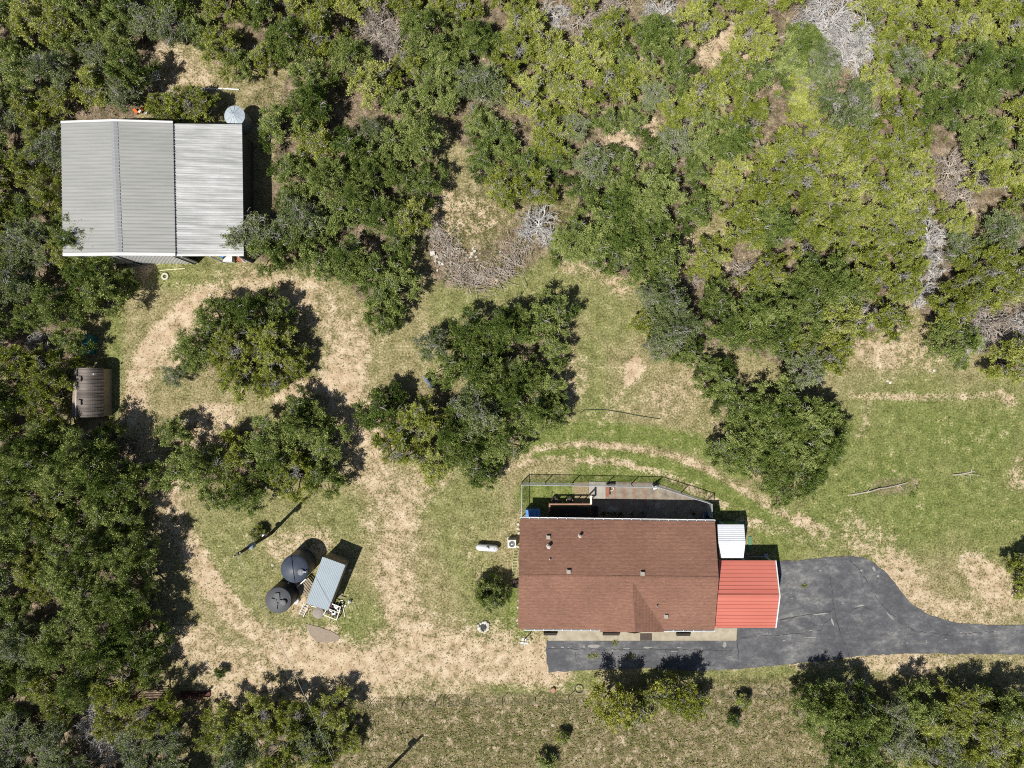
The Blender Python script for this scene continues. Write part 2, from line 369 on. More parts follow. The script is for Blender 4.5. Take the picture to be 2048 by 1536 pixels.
BARE = [
 (.62,48,[(1100,1328),(980,1322),(880,1315),(740,1335),(640,1318),(560,1300)]), (.5,50,[(640,1360),(500,1340),(420,1320),(380,1280)]),
 (.42,60,[(1000,1310),(780,1300)]), (.72,22,[(760,1320),(620,1325),(560,1310)]), (.6,26,[(580,1310),(480,1240),(430,1180),(380,1110)]),
 (.5,34,[(380,1110),(340,1050),(330,990),(300,940),(270,860),(270,800)]), (.68,24,[(270,840),(275,760),(300,700),(350,640),(420,590)]),
 (.5,40,[(330,700),(400,610),(500,575),(600,600)]), (.45,45,[(620,600),(700,680),(680,780),(760,900)]), (.62,18,[(560,790),(640,770),(690,745),(700,780),(740,880)]),
 (.45,40,[(700,760),(700,900),(800,1010),(790,1120),(800,1210),(860,1290)]), (.55,26,[(800,1040),(770,1120),(790,1230),(850,1300)]),
 (.55,28,[(400,830),(450,830),(440,870),(400,870)]), (.35,45,[(860,950),(800,1000),(760,1040)]), (.5,30,[(420,1380),(520,1390),(640,1380)]),(.4,40,[(500,1370),(700,1370),(900,1370)]),
 (.42,8,[(1030,912),(1090,893),(1170,888),(1260,895),(1350,912),(1420,940),(1480,978),(1540,1012),(1600,1048)]),
 (.40,8,[(990,945),(1060,925),(1120,915),(1250,926),(1330,950),(1400,985),(1450,1010)]), (.3,12,[(1480,1040),(1560,1060),(1640,1090)]),
 (.85,12,[(1272,722),(1262,750),(1258,758)]), (.5,20,[(1270,735)]), (.35,30,[(1160,740),(1140,780)]), (.36,40,[(1330,800),(1400,760)]),
 (.6,30,[(1990,1160),(1940,1130),(2000,1200)]), (.5,40,[(1830,1180),(1790,1140)]), (.45,30,[(1850,1215),(1960,1230),(2048,1200)]), (.45,22,[(2048,930),(2035,960)]),
 (.38,30,[(1720,700),(1780,720)]), (.42,10,[(1735,800),(1730,850),(1720,870)]), (.42,8,[(1700,790),(1850,795),(2000,790)]), (.45,14,[(2000,790),(2020,800)]),
 (.35,40,[(1800,660),(1850,700)]), (.5,14,[(1600,1040),(1650,1070)]), (.3,40,[(1700,1060),(1760,1090)]),
 (.6,22,[(870,450),(890,400),(910,430)]), (.45,40,[(900,430),(960,440)]), (.45,60,[(340,150),(380,180)]), (.5,16,[(1380,470),(1375,500)]), (.5,22,[(1130,525),(1200,540),(1240,570)]),
 (.4,40,[(1460,560),(1490,600)]), (.4,16,[(1590,1325),(1750,1325),(1900,1320)]), (.42,20,[(1780,1330),(1850,1330)]), (.5,20,[(260,535),(290,540)]),
 (.55,20,[(170,850),(200,850)]), (.55,26,[(590,1180),(600,1210)]),(.35,30,[(560,1090),(640,1080)]), (.4,22,[(660,1270)]), (.3,40,[(460,560)]),(.45,12,[(970,560),(990,555)]),
 (.35,14,[(940,1060),(930,1100),(960,1150)]), (.4,12,[(1060,1275),(1085,1300)]), (.5,14,[(1010,1310),(1090,1310)]),
 (.5,50,[(1440,100),(1480,80)]), (.5,30,[(1230,290),(1300,260)]),
]
GREEN = [
 (.72,130,[(1850,880),(1760,900),(1900,960)]), (.68,140,[(1990,900),(1980,1000)]), (.75,110,[(1720,1000),(1850,1000),(1950,900)]), (.7,60,[(1560,1080),(1640,1060),(1700,960)]), (.5,60,[(1900,830),(2040,880)]),
 (.95,20,[(1060,885),(1160,860),(1300,870),(1400,890),(1480,940)]), (.9,14,[(1080,908),(1200,905),(1330,928),(1420,965),(1500,1010)]), (.8,24,[(1440,980),(1520,1040),(1560,1100)]),
 (.95,30,[(1060,990),(1140,990),(1180,950),(1300,945),(1400,975),(1430,1010)]), (.8,35,[(1560,1100),(1530,1040)]), (.48,50,[(960,1020),(920,1080),(960,1180),(990,1250)]), (.9,16,[(1030,1180),(1025,1250),(1050,1280)]),
 (.38,60,[(450,1060),(560,1040),(680,1040)]), (.36,60,[(480,1150),(560,1230),(700,1220)]), (.55,40,[(740,1240),(700,1260)]), (.6,20,[(230,640),(225,760),(220,840)]),
 (.5,50,[(900,600),(1000,560),(1150,540),(1230,640)]), (.5,40,[(340,540),(440,540)]), (.5,30,[(1180,700),(1180,850)]), (.5,40,[(960,980),(880,1010)]), (.5,20,[(1100,1360),(1180,1360),(1000,1370)]),
 (.5,24,[(260,1000),(270,1060)]), (.6,10,[(1094,1310)]), (.5,20,[(1300,1355),(1500,1355),(1700,1340)]), (.7,18,[(1330,1262),(1470,1268)]), (.4,60,[(1100,1450),(900,1480)]),
]
SCRUB = [(1,45,[(700,1470),(1000,1470),(1300,1480),(1600,1460)]), (1,60,[(700,1560),(1700,1560)]), (1,30,[(740,1430),(1100,1425),(1600,1410)]), (.7,20,[(1250,1380),(1600,1375)]),
 (.8,60,[(900,440),(1000,430),(1100,440)]), (.7,50,[(960,500),(1040,480)]), (.6,60,[(360,1450),(400,1536)]), (.7,40,[(540,200),(560,260)]), (.5,40,[(1430,560),(1450,620)])]
HARD = [DRIVE, [(1040,1034),(1432,1034),(1432,1262),(1036,1262)], [(1090,1262),(1476,1262),(1476,1284),(1090,1284)], [(130,265),(480,265),(480,515),(130,515)], [(1148,960),(1320,962),(1416,1000),(1416,1036),(1095,1036),(1095,1008),(1148,1006)],
 [(1436,1044),(1490,1044),(1490,1120),(1436,1120)]]
def zones(px, py):
    b = strokes(px, py, BARE); g = strokes(px, py, GREEN); s = strokes(px, py, SCRUB)
    l = np.zeros(px.shape)
    for P in WOODS: l = np.maximum(l, inpoly(px, py, P)*.75)
    l = np.maximum(l, strokes(px, py, [(.8,50,[(450,700),(560,700)]),(.8,60,[(400,910),(620,910)]),(.7,70,[(820,850),(1000,840)]),(.6,60,[(960,700),(1080,680)]),(.6,70,[(1500,850),(1600,880)]),(.6,45,[(1700,1460),(2040,1460)]),(.7,50,[(480,1480),(660,1480)]),(.8,45,[(890,500),(900,530),(960,540),(1020,510),(1080,460)]),(.5,20,[(1760,975),(1820,970)])]))
    hl = inpoly(px, py, [(2250,-200),(2250,2000),(2150,2000),(2150,-200)])
    l = np.where(hl, .6, l)
    return b, g, s, l
def make_ground():
    step = .17; xs = np.arange(-60, 60.01, step); ys = np.arange(-48, 48.01, step)
    xs = np.concatenate([[-600,-200], xs, [200,600]]); ys = np.concatenate([[-600,-200], ys, [200,600]])
    X, Y = np.meshgrid(xs, ys); nx, ny = len(xs), len(ys)
    px = X/S+1024; py = 768-Y/S; b, g, s, l = zones(px, py)
    out = (abs(X) > 61)|(abs(Y) > 49); l = np.where(out, .7, l); b = np.where(out, .1, b)
    # gentle earth relief outside the built areas is left to bump; the sheet stays level
    co = np.stack([X, Y, np.zeros_like(X)], -1).reshape(-1, 3)
    i = np.arange((nx)*(ny)).reshape(ny, nx)
    q = np.stack([i[:-1,:-1], i[:-1,1:], i[1:,1:], i[1:,:-1]], -1).reshape(-1, 4)
    me = bpy.data.meshes.new('ground'); me.vertices.add(len(co)); me.vertices.foreach_set('co', co.astype(np.float32).ravel())
    me.loops.add(q.size); me.loops.foreach_set('vertex_index', q.astype(np.int32).ravel())
    me.polygons.add(len(q)); me.polygons.foreach_set('loop_start', np.arange(0, q.size, 4, dtype=np.int32)); me.polygons.foreach_set('loop_total', np.full(len(q), 4, dtype=np.int32))
    a = me.attributes.new('zone', 'FLOAT_COLOR', 'POINT'); a.data.foreach_set('color', np.stack([b,g,s,l], -1).astype(np.float32).ravel())
    me.update(calc_edges=True); me.materials.append(M['ground'])
    o = bpy.data.objects.new('ground', me); C.objects.link(o); tag(o, 'dry grass and sandy soil ground with worn vehicle tracks', None, None, 'structure')
make_ground()

def rough_edge(pts, amp=.12, step=.45, seed=1):
    rnd = random.Random(seed); out = []
    for (a, b) in zip(pts, pts[1:]+pts[:1]):
        L = math.hypot(b[0]-a[0], b[1]-a[1]); n = max(1, int(L/step))
        for i in range(n):
            t = i/n; j = amp if i else amp*.3
            out.append((a[0]+(b[0]-a[0])*t+rnd.uniform(-j,j), a[1]+(b[1]-a[1])*t+rnd.uniform(-j,j)))
    return out
o = MB().poly(rough_edge([W(*p)[:2] for p in DRIVE], .07, .4), -.05, .03).build('driveway', 'asphalt'); tag(o, 'grey weathered asphalt driveway', None, None, 'structure')
o = MB().poly([W(*p)[:2] for p in [(1098,1232),(1432,1232),(1434,1256),(1474,1256),(1472,1281),(1096,1281)]], -.05, .045).build('front_path', 'concrete'); tag(o, 'tan concrete walk along the house front', None, None, 'structure')
o = MB().poly([W(*p)[:2] for p in [(1213,964),(1310,965),(1414,1002),(1424,1004),(1424,1026),(1412,1050),(1183,1050),(1183,1000),(1213,1000)]], -.05, .04).build('patio', 'patio'); tag(o, 'concrete patio with red brick bands', None, None, 'structure')
o = MB().poly([W(*p)[:2] for p in [(1178,963),(1211,964),(1211,998),(1178,997)]], -.05, .055).build('patio_pad', 'pad'); tag(o, 'pale grey square concrete pad beside the patio', None, None, 'structure')
o = MB().poly([W(*p)[:2] for p in [(1148,964),(1177,964),(1177,1008),(1148,1008)]], -.05, .012).build('gravel_bed', 'gravel'); tag(o, 'small tan gravel bed', None, None, 'structure')
o = MB().poly(rough_edge([W(*p)[:2] for p in [(612,1247),(640,1254),(662,1262),(680,1272),(676,1281),(655,1285),(634,1283),(620,1270)]], .03, .4, 3), -.05, .05).build('concrete_apron', varied('worn_concrete', (.30,.24,.18), (.24,.19,.15), 6)); tag(o, 'worn grey concrete apron below the well house', None, None, 'structure')

def strip_path(mb, pts, wd, z, seed):
    rnd = random.Random(seed); out = []
    for a, b in zip(pts[:-1], pts[1:]):
        n = max(1, int(math.hypot(b[0]-a[0], b[1]-a[1])/7))
        for i in range(n): t = i/n; out.append((a[0]+(b[0]-a[0])*t+rnd.uniform(-1.2,1.2), a[1]+(b[1]-a[1])*t+rnd.uniform(-1.2,1.2)))
    out.append(pts[-1]); P3 = [Vector(W(*q, z)) for q in out]
    for a, b in zip(P3[:-1], P3[1:]):
        if rnd.random() < .12: continue
        w_ = wd*rnd.uniform(.5,1.4); s_ = Vector((-(b-a).y, (b-a).x, 0)).normalized()*w_/2; mb.slab([a-s_, b-s_, b+s_, a+s_], .003)
mb = MB(); k_ = 0
for wd, pts in ((.05,[(1096,1297),(1200,1299),(1300,1298),(1400,1300),(1472,1302)]),(.06,[(1475,1283),(1476,1310),(1477,1337)]),(.07,[(1560,1240),(1600,1232),(1660,1224),(1668,1216)]),(.045,[(1668,1216),(1664,1180),(1660,1150)]),(.045,[(1668,1216),(1675,1250),(1690,1290),(1702,1320)]),
   (.05,[(1700,1222),(1725,1212),(1745,1220)]),(.045,[(1740,1180),(1770,1215),(1800,1245),(1830,1262)]),(.05,[(1640,1262),(1652,1245),(1662,1238)]),(.045,[(1480,1275),(1560,1270),(1640,1262)]),(.04,[(1820,1262),(1900,1270),(2000,1262)]),(.04,[(1900,1262),(1880,1285),(1870,1306)]),(.04,[(1330,1300),(1340,1320),(1335,1337)]),(.04,[(1150,1300),(1156,1340)]),(.05,[(1700,1120),(1720,1140),(1735,1165)])):
    k_ += 1; strip_path(mb, pts, wd, .034, k_)
o = mb.build('driveway_cracks', varied('crack_fill', (.03,.03,.032), (.05,.05,.045), 4)); tag(o, 'dark cracks and seams in the driveway', None, None, 'structure')
mb = MB(); rnd = random.Random(31)
def fleck(px, py, w_, h_, a_=0):
    n = 11; c_ = W(px, py, .036); pts = []
    for i in range(n):
        t = 6.283*i/n; rr_ = rnd.uniform(.65,1.2); x = math.cos(t)*w_*S/2*rr_; y = math.sin(t)*h_*S/2*rr_; pts.append((c_[0]+x*math.cos(a_)-y*math.sin(a_), c_[1]+x*math.sin(a_)+y*math.cos(a_), .036))
    mb.slab(pts, .003)
for f_ in ((1106,1295,9,2),(1125,1294.5,9,3),(1137,1295,4,2),(1168,1294,6,3),(1190,1292,26,7),(1225,1300,5,2),(1253,1297,14,2),(1296,1295,18,4),(1358,1295,8,2),(1347,1303,16,2),(1402,1296,4,2),(1449,1289,8,11),(1723,1141,7,4),(1748,1138,5,12,.5),(1756,1152,6,5),(1640,1228,40,3,.1),(1665,1244,4,16,.3),(1722,1211,16,4,.2),(1780,1232,22,3,-.8),(1570,1300,20,2),(1620,1275,26,2)): fleck(*f_)
for _ in range(26):
    x = rnd.uniform(1490,2040); y = rnd.uniform(1262,1300) if x > 1790 else rnd.uniform(1135,1318); 
    if x > 1760 and y < 1240: continue
    if x < 1575 and y < 1262: continue
    fleck(x, y, rnd.uniform(1.5,6), rnd.uniform(1,2.5), rnd.uniform(-.4,.4))
o = mb.build('driveway_wear', varied('pale_wear', (.22,.215,.20), (.32,.31,.28), 6)); tag(o, 'pale worn flecks and scuffs on the driveway', None, None, 'structure')

# ------------------------------------------------------------------ house
EZ, RZ = 2.8, 4.05
def lerp(a, b, t): return tuple(a[i]+(b[i]-a[i])*t for i in range(3))
HN = W(1040,1037.5,EZ); HNE = W(1430,1043,EZ); HSE = W(1429,1260.5,EZ); HSW = W(1036,1258,EZ)
HRW = W(1037.5,1152,RZ); HRE = W(1437.5,1157,RZ)
house = thing('house', 'long single storey house with brown shingle gable roof and white gutters', 'house', ((HN[0]+HSE[0])/2, (HN[1]+HSE[1])/2, 0))
def plane_z(p, a, b, c):
    n = (Vector(b)-Vector(a)).cross(Vector(c)-Vector(a)); return a[2]-(n.x*(p[0]-a[0])+n.y*(p[1]-a[1]))/n.z
roof = MB().slab([HN, HNE, HRE, HRW], .14).slab([HRW, HRE, HSE, HSW], .14).build('roof', 'shingle', house)
cap = MB()
for i in range(60):
    t0, t1 = i/60, (i+.96)/60; a = Vector(lerp(HRW, HRE, t0)); b = Vector(lerp(HRW, HRE, t1)); up = Vector((0,0,.018))
    for sg in (-1, 1):
        off = Vector((0, sg*.14, -.029)); cap.add([a+up, b+up, b+up+off, a+up+off], [(0,1,2,3)] if sg < 0 else [(3,2,1,0)])
cap.build('ridge_cap', 'shingle', roof)
# cross gable over the front door
g0 = W(1265,1162,0)
def main_s(x, y): return plane_z((x, y), HRW, HRE, HSW)
def gw(px, py, h): return Vector(W(px, py, h))
gz = 3.86
P0 = gw(1265,1164,gz); P0.z = main_s(P0.x, P0.y)+.004
F = gw(1270,1264.5,P0.z-.04); L = gw(1200,1261,EZ); L.z = main_s(L.x, L.y)+.0; Rr = gw(1328,1261,EZ); Rr.z = main_s(Rr.x, Rr.y)
gb = MB().slab([P0, L, (L.x+.02, L.y-.12, L.z), F], .12).build('gable_roof', 'shingle', house)
gb2 = MB().slab([P0, F, (Rr.x-.02, Rr.y-.12, Rr.z), Rr], .12).build('gable_roof', 'shingle_v', house)
MB().add([(L.x+.5, L.y+.1, EZ-.1), (Rr.x-.5, Rr.y+.1, EZ-.1), (F.x, L.y+.1, F.z-.13)], [(0,1,2)]).build('gable_wall', 'siding', house)
# walls
ins = .45
wx0, wx1 = HN[0]+ins, HSE[0]-ins; wy1, wy0 = HNE[1]-ins, HSW[1]+ins
MB().box(((wx0+wx1)/2, wy1-.07, 1.4-.04), (wx1-wx0, .14, 2.72)).build('wall', 'siding', house)
MB().box(((wx0+wx1)/2, wy0+.07, 1.4-.04), (wx1-wx0, .14, 2.72)).build('wall', 'siding', house)
for x in (wx0+.07, wx1-.07):
    mb = MB().box((x, (wy0+wy1)/2, 1.36), (.14, wy1-wy0-.28, 2.72))
    mb.add([(x-.07,wy0+.3,2.72),(x+.07,wy0+.3,2.72),(x+.07,wy1-.3,2.72),(x-.07,wy1-.3,2.72),(x-.07,(wy0+wy1)/2,3.85),(x+.07,(wy0+wy1)/2,3.85)], [(0,1,5,4),(2,3,4,5),(0,4,3),(1,2,5),(0,3,2,1)])
    mb.build('wall', 'siding', house)
def window(px_, y, nrm, wd=1.3, ht=1.1, z=1.5, par=house, axis='x'):
    d = (wd, .06, ht) if axis == 'x' else (.06, wd, ht)
    q = (px_, y+nrm*.02, z) if axis == 'x' else (px_+nrm*.02, y, z)
    f = MB(); 
    for s_ in (-1, 1):
        if axis == 'x': f.box((q[0]+s_*wd/2, q[1], z), (.08,.08,ht+.08)); f.box((q[0], q[1], z+s_*ht/2), (wd-.08,.08,.08))
        else: f.box((q[0], q[1]+s_*wd/2, z), (.08,.08,ht+.08)); f.box((q[0], q[1], z+s_*ht/2), (.08,wd-.08,.08))
    fo = f.build('window', 'trim', par)
    g = MB().box(q, (d[0]-.08 if axis=='x' else .03, .03 if axis=='x' else d[1]-.08, ht-.08)).build('pane', 'glass', fo)
for px_ in (1100, 1175, 1355): window(W(px_,0)[0], wy0, -1)
for px_ in (1130, 1250, 1390): window(W(px_,0)[0], wy1, 1)
for py_ in (1110, 1215): window(wx0, W(0,py_)[1], -1, axis='y')
dr = MB().box((W(1290,0)[0], wy0-.03, 1.05), (.95,.06,2.05)).build('door', 'deckwood', house)
MB().rod((W(1290,0)[0]+.38, wy0-.07, 1.0), (W(1290,0)[0]+.38, wy0-.13, 1.0), .03).build('handle', 'galv', dr)
dr = MB().box((W(1300,0)[0], wy1+.03, 1.05), (1.7,.06,2.05)).build('door', 'trim', house)
MB().box((W(1300,0)[0], wy1+.065, 1.1), (1.5,.015,1.7)).build('pane', 'glass', dr)
def gutter(a, b, side, hang):
    a, b = Vector(a), Vector(b); d = (b-a).normalized(); nr = Vector((0, side, 0)); mb = MB()
    c0 = a+nr*.075; c1 = b+nr*.075
    def strip(o0, o1, z0, z1): 
        mb.slab([a+nr*o0+Vector((0,0,z1)), b+nr*o0+Vector((0,0,z1)), b+nr*o1+Vector((0,0,z1)), a+nr*o1+Vector((0,0,z1))], z1-z0)
    strip(.01, .14, -.14, -.12); strip(.115, .15, -.12, .0); strip(.01, .025, -.12, -.01)
    g = mb.build('gutter', 'trim', house)
    n = max(2, int((b-a).length/hang))
    for i in range(n+1):
        h = MB()
        p = a.lerp(b, i/n); h.box((p.x, p.y+side*.08, p.z+.012), (.06,.12,.02)); h.build('hanger', 'white', g)
gutter((HN[0]+.02,HN[1],EZ-.04), (HNE[0],HNE[1],EZ-.04), 1, .75)
gutter((W(1050,0,EZ)[0], HSW[1]-.01, EZ-.04), (W(1200,0,EZ)[0], HSW[1]-.04, EZ-.04), -1, .75)
gutter((W(1326,0,EZ)[0], HSE[1]+.03, EZ-.04), (HSE[0]-.02, HSE[1]+.0, EZ-.04), -1, .75)
def roof_z(x, y):
    return min(plane_z((x,y), HN, HNE, HRE), plane_z((x,y), HRW, HRE, HSE))
def at_roof(px, py):
    h = 3.4
    for _ in range(4): p = W(px, py, h); h = roof_z(p[0], p[1])
    return W(px, py, h)
for (px, py) in ((1097,1074),(1137.5,1142.5),(1285,1146.5),(1332,1232)):
    p = at_roof(px, py); MB().box((p[0], p[1], p[2]+.06), (.36,.36,.03)).box((p[0], p[1], p[2]+.14), (.27,.3,.14)).build('roof_vent', varied('vent_grey', (.36,.33,.28), (.3,.27,.23), 4), house)
for (px, py, r, h) in ((1159.5,1071,.1,.42),(1097,1092,.12,.45),(1100,1118,.06,.12),(1313,1211,.045,.33)):
    p = at_roof(px, py); MB().lathe((p[0],p[1],p[2]-.05), [(r*1.5,0),(r*1.5,.09),(r,.1),(r,h)], 16).lathe((p[0],p[1],p[2]+h-.05), [(r*1.25,0),(r*1.25,.06),(r*.3,.14)], 16).build('vent_pipe', varied('pipe_grey', (.55,.48,.44), (.42,.37,.33), 4), house, True)

# satellite dish at the south-west corner
sd = thing('satellite_dish', 'small white satellite dish on a short mast by the house front corner', 'satellite dish', W(1048,1279,0))
b0 = Vector(W(1048,1279,0)); b1 = Vector(W(1047,1272,1.3))
MB().rod(b0, (b0.x,b0.y,1.4), .05).rod((b0.x,b0.y,1.4), (b0.x,b0.y+.35,1.65), .04).box((b0.x,b0.y,.03), (.4,.25,.06)).build('mast', 'white', sd)
dm = MB(); cx = Vector((b0.x-.05, b0.y+.45, 1.75)); rotm = Vector((-.1,-1.0,.62)).to_track_quat('Z','Y').to_matrix()
prof = [(0.001,0.02),(.2,.03),(.38,.09),(.40,.10),(.38,.08),(.2,.0),(0.001,-.02)]; n = 24
for r, z in prof: dm.v += [tuple(rotm @ Vector((r*math.cos(2*math.pi*i/n), r*math.sin(2*math.pi*i/n)*.9, z)) + cx) for i in range(n)]
for k in range(len(prof)-1): dm.f += [(k*n+i, k*n+(i+1)%n, (k+1)*n+(i+1)%n, (k+1)*n+i) for i in range(n)]
dm.build('reflector', 'white', sd, True)
MB().rod(cx, cx+rotm @ Vector((0,.1,.45)), .02).build('feed_arm', 'galv', sd)

# planter boxes and doormat on the walk
for i, (x0, x1, y) in enumerate(((1087,1113,1266),(1205,1238,1266),(1352,1379,1267))):
    a = W(x0,y-2); b = W(x1,y+1.8); mb = MB().box(((a[0]+b[0])/2, (a[1]+b[1])/2, .17), (b[0]-a[0], .22, .26))
    t = solo(mb, 'planter_box', 'darkwood_shade', ('dark wooden planter box under the front eave, ' + ('nearest the satellite dish','between the dish end and the door mat','nearest the red carport')[i]), 'planter', 'dark planter boxes along the front walk')
a = W(1280,1266.5); b = W(1303.5,1280.5)
mt = MB().box(((a[0]+b[0])/2, (a[1]+b[1])/2, .063), (b[0]-a[0], a[1]-b[1], .03))
for i in range(9): mt.box((a[0]+(b[0]-a[0])*(i+.5)/9, (a[1]+b[1])/2, .083), (.02, a[1]-b[1]-.02, .012))
solo(mt, 'doormat', varied('brown_mat', (.085,.065,.055), (.06,.045,.04), 5), 'large dark brown door mat on the tan front walk', 'doormat')

# ------------------------------------------------------------------ gabled metal buildings
def gabled(name, label, cat, corners, ridge, ez, rz, m, nribs, walls=None, trim=None, posts=False, ribw=.05, ribh=.03):
    NW, NE, SE, SW = (W(*p, ez) for p in corners); RW, RE = (W(*p, rz) for p in ridge)
    cx = (NW[0]+SE[0])/2; cy = (NW[1]+SE[1])/2
    t = thing(name, label, cat, (cx, cy, 0))
    mb = MB().slab([NW, NE, RE, RW], .05).slab([RW, RE, SE, SW], .05)
    mb.ribs((NW, NE, RE, RW), nribs, ribw, ribh); mb.ribs((RW, RE, SE, SW), nribs, ribw, ribh)
    mb.build('roof', m, t)
    return t, NW, NE, SE, SW, RW, RE
cp, NW, NE, SE, SW, RW, RE = gabled('carport', 'red ribbed metal carport joined to the east end of the house', 'carport', ((1438,1121),(1550,1121),(1550,1255.5),(1429,1255.5)), ((1433,1192),(1558,1192.5)), 2.05, 2.75, 'roof_red', 9, ribw=.09, ribh=.035)
MB().slab([(NE[0]+.02,NE[1],NE[2]+.04),(RE[0]+.02,RE[1],RE[2]+.05),(RE[0]+.11,RE[1],RE[2]+.05),(NE[0]+.11,NE[1],NE[2]+.04)], .14).slab([(RE[0]+.02,RE[1]-.002,RE[2]+.05),(SE[0]+.02,SE[1],SE[2]+.04),(SE[0]+.11,SE[1],SE[2]+.04),(RE[0]+.11,RE[1]-.002,RE[2]+.05)], .14).build('trim', 'white', cp)
MB().box((RE[0]/2+RW[0]/2, RE[1], RE[2]+.03), (RE[0]-RW[0], .24, .02)).build('ridge_cap', 'roof_red', cp)
for x in (NE[0]-.15, (NE[0]+NW[0])/2, NW[0]+.2):
    for y in (NE[1]-.15, SE[1]+.15): MB().box((x, y, 1.0), (.08,.08,1.98)).build('post', 'white', cp)
# white shed
sh, NW, NE, SE, SW, RW, RE = gabled('garden_shed', 'small white metal shed between the house and the red carport', 'shed', ((1435,1049),(1488,1049),(1487,1116),(1440,1116)), ((1436.5,1083.5),(1491,1083.5)), 1.95, 2.45, 'shed_white', 9, ribw=.05, ribh=.025)
x0, x1, y0, y1 = W(1437,0,0)[0]+.0, NE[0]-.12, SE[1]+.1, NE[1]-.1
MB().box(((x0+x1)/2, y0+.03, .95), (x1-x0,.06,1.9)).build('wall', 'shed_white', sh); MB().box(((x0+x1)/2, y1-.03, .95), (x1-x0,.06,1.9)).build('wall', 'shed_white', sh)
for x in (x0+.03, x1-.03):
    MB().add([(x-.03,y0+.06,0),(x+.03,y0+.06,0),(x+.03,y1-.06,0),(x-.03,y1-.06,0),(x-.03,y0+.06,1.9),(x+.03,y0+.06,1.9),(x+.03,y1-.06,1.9),(x-.03,y1-.06,1.9),(x-.03,(y0+y1)/2,2.37),(x+.03,(y0+y1)/2,2.37)],
      [(0,1,2,3),(0,4,5,1),(3,2,6,7),(0,3,7,8,4),(1,5,9,6,2),(4,8,9,5),(7,6,9,8)]).build('wall', 'shed_white', sh)
MB().box(((x0+x1)/2-.0, y1+.02, .9), (1.2,.04,1.7)).build('door', 'green', sh)
solo(MB().box(W(1465,1048,.03), (2.2,.35,.06)), 'green_board', 'green', 'green board lying along the north side of the white shed', 'board')
solo(MB().box(W(1500,1088,.03), (.28,1.3,.06)), 'green_board', 'green', 'green board lying on the grass east of the white shed', 'board')
# downspout / gutter length lying in shade next to carport
solo(MB().box(W(1515,1113,.06), (1.9,.1,.1)).box(W(1532,1111,.09), (.4,.35,.12), .3), 'trailer_tongue', 'galv', 'grey metal drawbar in the shade north of the red carport', 'drawbar')

# ------------------------------------------------------------------ workshop
ws = thing('workshop', 'large metal workshop with grey ribbed gable roof and weathered lean-to roof', 'workshop', W(305,385,0))
e1, r1, m1, e2 = 4.25, 4.9, 4.2, 3.1
A = [W(122,243.5,e1), W(228,240,r1), W(346,243.5,m1+.04)]; B = [W(126,509,e1), W(238,508,r1), W(351,509,m1+.04)]
mb = MB().slab([A[0],A[1],B[1],B[0]], .06).slab([A[1],A[2],B[2],B[1]], .06)
mb.ribs((A[0],A[1],B[1],B[0]), 38, .10, .07); mb.ribs((A[1],A[2],B[2],B[1]), 38, .10, .07); mb.build('roof', 'roof_grey', ws)
Lq = [W(346.5,247,m1-.08), W(484,248.5,e2), W(487.5,509,e2), W(351.5,509,m1-.08)]
mb = MB().slab(Lq, .06).ribs(tuple(Lq), 56, .06, .05).build('lean_to_roof', 'roof_old', ws)
for (p, q) in ((A[0],A[1]),(A[1],A[2])): MB().slab([(p[0],p[1]+.05,p[2]+.05),(q[0],q[1]+.05,q[2]+.05),(q[0],q[1]-.17,q[2]+.05),(p[0],p[1]-.17,p[2]+.05)], .10).build('trim', 'white', ws)
for (p, q) in ((B[0],B[1]),(B[1],B[2])): MB().slab([(p[0],p[1]+.14,p[2]+.05),(q[0],q[1]+.14,q[2]+.05),(q[0],q[1]-.12,q[2]+.05),(p[0],p[1]-.12,p[2]+.05)], .22).build('trim', 'white', ws)
mb = MB().slab([(Lq[3][0],Lq[3][1]+.02,Lq[3][2]+.04),(Lq[2][0],Lq[2][1]+.02,Lq[2][2]+.04),(Lq[2][0],Lq[2][1]-.13,Lq[2][2]+.04),(Lq[3][0],Lq[3][1]-.13,Lq[3][2]+.04)], .12)
mb.build('trim', 'white', ws)
a, b = Vector(A[1]), Vector(B[1]); MB().slab([a+Vector((-.28,-.17,-.0)), a+Vector((0,-.17,.07)), b+Vector((0,.14,.07)), b+Vector((-.28,.14,-.0))], .02).slab([a+Vector((0,-.17,.07)), a+Vector((.28,-.17,-.0)), b+Vector((.28,.14,-.0)), b+Vector((0,.14,.07))], .02).build('ridge_cap', 'cap', ws)
# walls
wl = W(130,0,0)[0]*1.0; wl = A[0][0]+.25; wm = Lq[0][0]; wr = Lq[1][0]-.25; wn = A[0][1]-.25; wsn = B[0][1]+.03
wall = MB().box(((wl+W(290,0,0)[0])/2, wsn-.03, 1.62), (W(250,0,0)[0]*1.0-wl+.9, .06, 3.2))
xa = wl; xb = W(262,0)[0]*.965
wm_ = MB(); xw = xa
pr = []
while xw < wm: pr.append(xw); xw += .3
wm_.box(((wl+wm)/2, wsn+.02, 2.07), (wm-wl, .05, 4.1))
for x in pr: wm_.box((x, wsn-.02, 2.07), (.10,.06,4.08))
wm_.build('wall', varied('bright_wall', (.88,.88,.88), (.78,.78,.78), 1.5, rough=.5), ws)
MB().box(((wl+wm)/2, wn, 2.07), (wm-wl,.06,4.1)).build('wall', 'shed_white', ws)
MB().box((wl, (wn+wsn)/2, 2.07), (.06, wn-wsn-.08, 4.1)).build('wall', 'shed_white', ws)
MB().box((wr, (wn+wsn)/2, 1.5), (.06, wn-wsn-.08, 2.98)).build('wall', varied('shade_toned_wall', (.10,.10,.10), (.07,.07,.07), 2), ws)  # east side: shade on the wall is put into its dark colour
MB().box(((wm+wr)/2, wn, 1.5), (wr-wm-.1,.06,2.98)).build('wall', 'shed_white', ws)
dr = MB(); dx = W(262,0)[0]*.972
